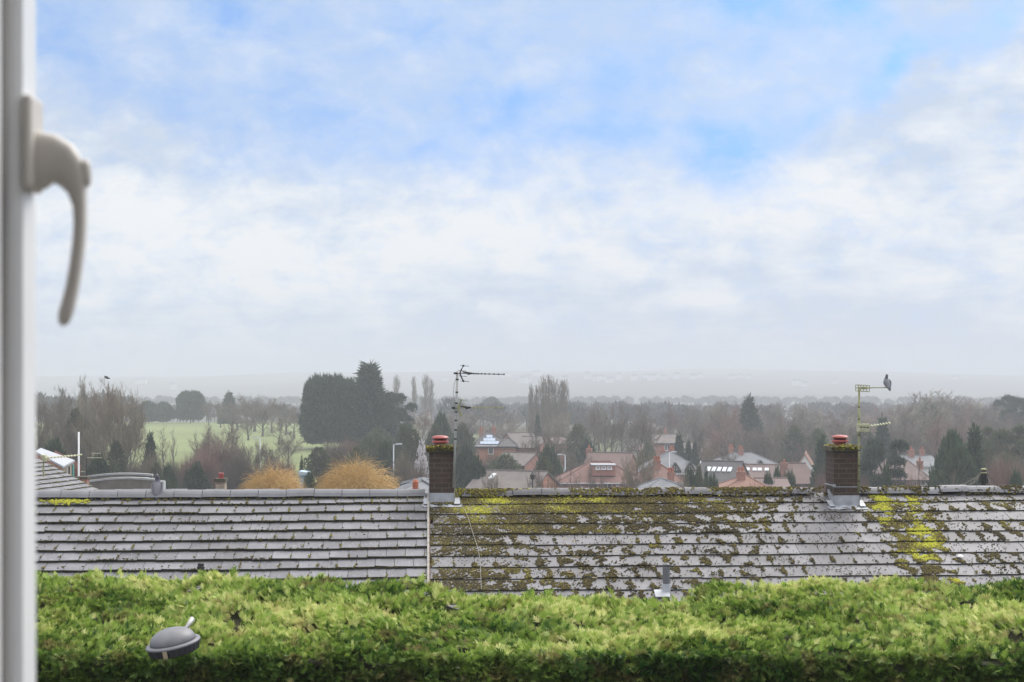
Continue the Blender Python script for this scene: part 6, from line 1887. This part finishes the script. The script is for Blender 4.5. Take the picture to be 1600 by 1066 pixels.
# --- behind and around the willows
tree('willow0', 556, 722, 92, 160, 'larger golden willow bush beside the left chimney', 'willow', name='willow_bush')
tree('willow1', 428, 732, 96, 124, 'smaller golden willow bush left of the larger one', 'willow', name='willow_bush')
for (kd, px, tp, Y, w_, lb, ct) in (('bush0', 340, 688, 170, 96, 'reddish brown birch thicket standing before the golf course', 'thicket'), ('bush0', 318, 705, 165, 60, 'low reddish thicket left of the birch thicket', 'thicket'), ('bush1', 372, 702, 160, 56, 'brown scrub at the right of the birch thicket', 'thicket'), ('dome2', 308, 725, 150, 40, 'dark brown green scrub under the birch thicket', 'shrub'),
                                    ('bush0', 440, 713, 150, 60, 'russet bush right behind the smaller willow', 'bush'), ('bush1', 412, 722, 146, 40, 'brown scrub behind the left of the smaller willow', 'bush'), ('col', 471, 715, 142, 11, 'slim dark cypress between the two willows', 'conifer'), ('dome0', 484, 738, 120, 30, 'green shrub between the two willows', 'shrub'),
                                    ('ivy0', 498, 700, 165, 50, 'grey green scrub left of the larger willow', 'shrub'), ('bush1', 522, 690, 185, 66, 'brown thicket beneath the huge clipped conifer', 'thicket'), ('bush0', 545, 686, 190, 50, 'reddish thicket under the conifer spire', 'thicket'), ('dome1', 575, 680, 205, 40, 'yellowish green tree below the conifer spire', 'tree'), ('dome1', 592, 685, 195, 46, 'olive bush behind the street lamp', 'shrub'),
                                    ('ivy0', 560, 697, 170, 44, 'mottled green shrub behind the larger willow', 'shrub'), ('dome0', 605, 690, 172, 46, 'green bush just left of the tall street lamp', 'shrub'), ('ivy0', 632, 664, 185, 34, 'tall ivied tree right of the street lamp', 'tree'), ('ivy0', 646, 672, 178, 36, 'ivied tree left of the white blossom', 'tree'), ('blossom', 659, 688, 150, 22, 'small tree in white blossom left of the left chimney', 'blossom tree'),
                                    ('dome1', 592, 668, 230, 50, 'pale olive tree under the dark pine', 'tree'), ('bush2', 630, 708, 150, 44, 'pale bare scrub at the foot of the street lamp', 'thicket'), ('bush1', 655, 722, 140, 46, 'brown scrub behind the orange chimney pot', 'thicket'), ('bare2', 640, 648, 260, 50, 'pale bare tree behind the ivied trees', 'tree'), ('bare4', 660, 640, 290, 50, 'reddish bare tree beneath the misty poplars', 'tree'),
                                    ('dome0', 690, 645, 215, 36, 'dark green conifer behind the left aerial mast', 'conifer'), ('dome1', 722, 662, 220, 40, 'olive tree right of the left aerial mast', 'tree'), ('dome1', 680, 665, 205, 40, 'olive green tree just left of the left chimney cowl', 'tree'), ('dome2', 728, 700, 160, 44, 'dark green tree right beside the left chimney', 'tree'), ('dome2', 745, 715, 150, 40, 'dark bush left of the orange gable', 'shrub'),
                                    ('ivy0', 790, 710, 185, 60, 'spreading green brown shrub below the solar panel house', 'shrub'), ('bush1', 770, 708, 190, 50, 'brown thicket below the solar panel house', 'thicket'), ('dome0', 858, 697, 180, 50, 'green ivied tree left of the red hipped house', 'tree'), ('ivy0', 850, 715, 160, 44, 'dark green ivy tree above the right end of the long low roof', 'tree'), ('fan1', 850, 660, 215, 70, 'bare spreading tree above the ivied tree', 'tree'),
                                    ('cone0', 840, 650, 285, 18, 'small dark conifer below the poplar row', 'conifer'), ('ivy0', 903, 663, 240, 44, 'ivied green tree right of the poplar row', 'tree'), ('dome2', 917, 688, 230, 36, 'dark shrub behind the brown roofed house', 'shrub'), ('fan1', 895, 700, 190, 60, 'bare shrub tree behind the right facing lamp', 'tree'),
                                    ('cone0', 1061, 680, 240, 28, 'dark conifer behind the twin gabled house', 'conifer'), ('cone0', 1076, 690, 236, 22, 'left of two pointed conifers by the slate stack', 'conifer'), ('cone0', 1086, 692, 234, 20, 'right of two pointed conifers by the slate stack', 'conifer'),
                                    ('dome0', 1078, 734, 140, 36, 'bright green bush beside the orange chimney', 'shrub'), ('dome1', 1092, 728, 145, 24, 'yellow flecked shrub right of the bright green bush', 'shrub'), ('dome0', 1112, 744, 136, 44, 'dark green hedge bush before the red gable', 'shrub'),
                                    ('dome0', 1214, 731, 150, 22, 'pointed green bush beside the four roof windows', 'shrub'), ('dome0', 1200, 741, 146, 36, 'round green bush in front of the pinkish roof', 'shrub'), ('dome0', 1234, 738, 148, 40, 'green shrub in front of the brown gable', 'shrub'),
                                    ('cone1', 1284, 688, 165, 46, 'green conifer just left of the right chimney', 'conifer'), ('bush0', 1290, 730, 140, 40, 'reddish bush at the foot of the right chimney', 'bush'), ('cone0', 1379, 654, 230, 40, 'dark misty conifer behind the right aerial', 'conifer'), ('pine0', 1382, 687, 150, 78, 'cedar like pine with layered boughs right of the right chimney', 'pine tree'), ('cone1', 1386, 730, 135, 36, 'small green conifer under the layered pine', 'conifer'),
                                    ('dome0', 1352, 700, 180, 30, 'green bush just right of the right chimney', 'shrub'), ('bush0', 1350, 738, 150, 30, 'reddish scrub between the right mast and the pine', 'bush'),
                                    ('ley', 1488, 676, 142, 80, 'big bushy green cypress, left half of the pair', 'conifer'), ('cone1', 1522, 672, 146, 60, 'big pointed green cypress, right half of the pair', 'conifer'), ('ley', 1500, 700, 136, 84, 'green cypress skirt in front of the big pair', 'conifer'),
                                    ('sapling', 1485, 728, 120, 44, 'pale bare sapling before the big cypress', 'tree'), ('pine2', 1580, 664, 185, 90, 'olive spreading pine at the right edge', 'pine tree'), ('pine2', 1550, 668, 200, 50, 'smaller olive pine left of the spreading one', 'pine tree'), ('bush0', 1572, 712, 140, 76, 'red twigged thicket at the right edge', 'thicket'), ('bush0', 1552, 724, 136, 50, 'red twigged thicket right of the telegraph pole', 'thicket'), ('fan0', 1560, 712, 150, 50, 'pale stemmed bare birch at right', 'tree'), ('fan0', 1592, 716, 148, 44, 'pale stemmed bare birch at the very right edge', 'tree'), ('dome0', 1588, 738, 125, 36, 'low green bush at the right edge', 'shrub'),
                                    ('pine1', 1576, 618, 330, 46, 'dark pine on the skyline at right', 'pine tree'), ('pine1', 1598, 620, 326, 50, 'dark pine at the very right of the skyline', 'pine tree'), ('dome1', 1545, 690, 175, 30, 'mottled shrub behind the telegraph pole', 'shrub')):
    tree(kd, px, tp, Y, w_, lb, ct)
for (kd, px, tp, Y, w_, lb, ct) in (('sapling', 900, 712, 150, 44, 'bare sapling before the left end of the red hipped house', 'tree'), ('fan0', 1000, 700, 148, 60, 'bare tree before the right end of the red hipped house', 'tree'), ('fan1', 928, 730, 140, 34, 'small bare tree just in front of the dormer', 'tree'), ('bush1', 985, 746, 132, 46, 'brown scrub before the right end of the red hipped house', 'thicket'),
                                    ('bush2', 1068, 742, 128, 30, 'pale scrub before the pyramid roof', 'thicket'), ('sapling', 1226, 716, 152, 30, 'bare sapling between the pinkish roof and the brown gable', 'tree'), ('fan1', 846, 728, 138, 60, 'bare shrub before the right end of the long low roof', 'tree'), ('fan0', 768, 738, 136, 30, 'small bare shrub before the orange gable', 'tree'),
                                    ('bare2', 1104, 690, 200, 44, 'bare tree behind the red gable end', 'tree'), ('bare0', 1138, 694, 205, 46, 'bare tree behind the dark tiled house', 'tree'), ('dome1', 1012, 690, 240, 30, 'olive shrub behind the grey slate house', 'shrub'), ('bare4', 1256, 688, 240, 44, 'reddish bare tree behind the white rendered house', 'tree'), ('bush0', 1428, 744, 148, 36, 'reddish scrub under the pinkish roof at right', 'thicket'), ('sapling', 1442, 712, 150, 30, 'bare sapling before the pale gable at right', 'tree'),
                                    ('dome0', 985, 706, 230, 24, 'dark green bush at the right end of the tall brown roof', 'shrub'), ('cone1', 1103, 736, 150, 18, 'small green conifer left of the red gable end', 'conifer'), ('bush1', 1180, 756, 128, 40, 'brown scrub before the low orange hip', 'thicket'),
                                    ('bare1', 328, 664, 186, 54, 'bare tree at the left shoulder of the birch thicket', 'tree'), ('bare5', 362, 660, 192, 60, 'bare tree rising out of the birch thicket', 'tree'), ('bare3', 452, 674, 205, 44, 'bare tree left of the huge clipped conifer', 'tree'), ('fan1', 392, 686, 168, 64, 'spreading bare tree right of the birch thicket', 'tree'), ('bush0', 295, 712, 160, 44, 'reddish scrub at the left of the birch thicket', 'thicket'),
                                    ('bare0', 425, 694, 170, 50, 'bare tree behind the smaller willow', 'tree'), ('bush1', 268, 716, 158, 40, 'brown scrub above the left pigeon', 'thicket')):
    tree(kd, px, tp, Y, w_, lb, ct)
# --- bare trees of the middle distance
for (kd, px, tp, Y, w_, lb) in (('fan1', 950, 628, 252, 84, 'broad bare tree with leaning limbs behind the brown roof'), ('bare1', 1002, 634, 248, 66, 'broad bare tree right of the leaning one'), ('bare0', 925, 632, 330, 60, 'bare tree right of the poplar row'), ('tall1', 1049, 629, 340, 30, 'purplish bare tree standing above the slate stack'), ('bare1', 1085, 632, 350, 56, 'misty bare tree left of the dark conifer'),
                                ('cone0', 1171, 622, 300, 50, 'tall dark conifer in the bare wood above the slate houses'), ('bare4', 1140, 640, 290, 50, 'reddish twigged tree left of the tall dark conifer'), ('bare2', 1125, 626, 310, 50, 'bare tree behind the reddish twigged one'), ('fan0', 1217, 660, 250, 40, 'pale leaning bare birch behind the wide slate house'),
                                ('bare3', 705, 645, 350, 50, 'misty bare tree behind the left aerial'), ('bare1', 735, 640, 360, 50, 'misty bare tree above the solar panel house'), ('bare0', 770, 636, 370, 56, 'misty bare tree between the aerial and the poplars'), ('bare5', 800, 640, 360, 50, 'misty bare tree left of the poplar row'), ('dome2', 768, 620, 620, 28, 'lone round misty tree beyond the lower aerial')):
    tree(kd, px, tp, Y, w_, lb, base_y=640 if 'lone round' in lb else None)
MG = 'bare trees in the middle of the valley'
for i in range(22):
    px = 690 + i * 20 + random.uniform(-9, 9)
    tree('bare%d' % random.randrange(6), px, random.uniform(645, 672), random.uniform(300, 370), random.uniform(40, 62), 'bare tree in the misty mid distance behind the houses', group=MG)
RG = 'bare wood on the right'
for i in range(84):
    row = i % 3
    px = 1090 + (i // 3) * 19 + random.uniform(-10, 10)
    skyl = np.interp(px, [1090, 1150, 1200, 1260, 1340, 1400, 1440, 1520, 1560, 1620], [634, 628, 634, 632, 634, 628, 614, 616, 632, 630])
    tp = skyl + (0, 16, 36)[row] + random.uniform(-5, 7)
    Y = (380, 315, 255)[row] + random.uniform(-14, 14)
    if row == 2 and 1330 < px < 1345: continue
    tree(random.choice(['bare0', 'bare1', 'bare3', 'bare5', 'bare4', 'bare2', 'tall0', 'tall1', 'ivy0'] if row else ['bare0', 'bare3', 'bare4', 'tall1', 'bare2', 'tall0']), px, tp, Y, random.uniform(40, 62), 'bare brown tree within the dense winter wood on the right', group=RG, name='bare_tree')


# --- the far woods: one mass
def far_woods():
    base = []
    for q in range(4):
        r = np.random.default_rng(300 + q); n = 260
        az = r.uniform(0, 6.28, n); cz = r.uniform(-.5, 1, n); sr = np.sqrt(1 - cz ** 2)
        P = np.stack([np.cos(az) * sr * 4 * r.uniform(.3, 1, n), np.sin(az) * sr * 4 * r.uniform(.3, 1, n), 6 + cz * 4.3 * r.uniform(.5, 1, n)], -1)
        D = P - np.array([0, 0, 2.0]) + r.normal(0, 1.5, (n, 3)); D /= np.linalg.norm(D, axis=1, keepdims=True)
        V, F, T = blades(P, D, np.full(n, 2.2), np.full(n, .3), r.random(n))
        tv, tf = seg_tubes([(0, 0, -1)], [(0, 0, 7)], [.35], [.15], 4)
        base.append((np.concatenate([V, tv]), np.concatenate([F, tf + len(V)]), np.concatenate([T, np.full(len(tv), .3)])))
    r = np.random.default_rng(55)
    spots = []
    for (Y0, Y1, num, lo, hi) in ((430, 560, 150, -.34, .36), (560, 720, 230, -.47, .47), (720, 1000, 330, -.47, .47), (1100, 1180, 700, -.47, .47)):
        Y = r.uniform(Y0, Y1, num * 3); u = r.uniform(lo, hi, num * 3)
        band = np.where(Y < 1000, np.sin(u * 31 + Y / 47) + np.sin(u * 17 - Y / 83) + 0.6 * np.sin(u * 60), 1.2 - np.abs(Y - 1140 - 25 * np.sin(u * 19)) / 30 + 0.5 * np.sin(u * 43))
        keep = band > (-0.25 if Y0 < 1000 else -0.35)
        keep &= ~((Y < 560) & (u < -.13) & (u > -.25))
        for a, b_ in list(zip(u[keep] * Y[keep], Y[keep]))[:num]: spots.append((a, b_))
    VV, FF, TT, off = [], [], [], 0
    for i, (x, Y) in enumerate(spots):
        V, F, T = base[i % 4]
        sc = r.uniform(.5, .85) * (1.0 if Y < 1000 else 0.85); a = r.uniform(0, 6.28); c, s_ = math.cos(a), math.sin(a)
        Vr = V @ np.array([[c, -s_, 0], [s_, c, 0], [0, 0, 1]]).T * np.array([sc * (1.25 if Y < 1000 else 1.4), sc * 1.25, sc])
        VV.append(Vr + np.array([x, Y, float(ground(x, Y)) - .4])); FF.append(F + off); TT.append(T * .6 + .4 * r.random()); off += len(V)
    return np_mesh('woods', np.concatenate(VV), np.concatenate(FF), M['farwood'], np.concatenate(TT))


M['farwood'] = leaf_mat('distant_winter_wood', (0.042, 0.042, 0.034), (0.062, 0.057, 0.045), (0.08, 0.073, 0.06), 0.0, 0.0)
tag(obj('woods', far_woods()), kind='stuff')
# --- a scatter of pale far buildings on the hillside
fm = MB()
for i in range(34):
    px = random.gauss(1040, 170) if i < 28 else random.uniform(120, 1500); Y = random.uniform(1950, 2400)
    x = (px - CX) / F_PX * Y; z = float(ground(x, Y)); w_, h_ = random.uniform(6, 12), random.uniform(4, 7)
    fm.box((x, Y, z + h_ / 2 - 1), (w_, 9, h_ + 2), rz=random.uniform(-.3, .3))
    fm.prism([(-w_ / 2 - .3, 0), (w_ / 2 + .3, 0), (w_ / 2 - 1, 3), (-w_ / 2 + 1, 3)], -4.5, 4.5, 1, m=1, c=(x, Y, z + h_))
tag(build('far_town', fm, [M['render'], M['sheet']]), kind='stuff')
print('trees', n_tree)
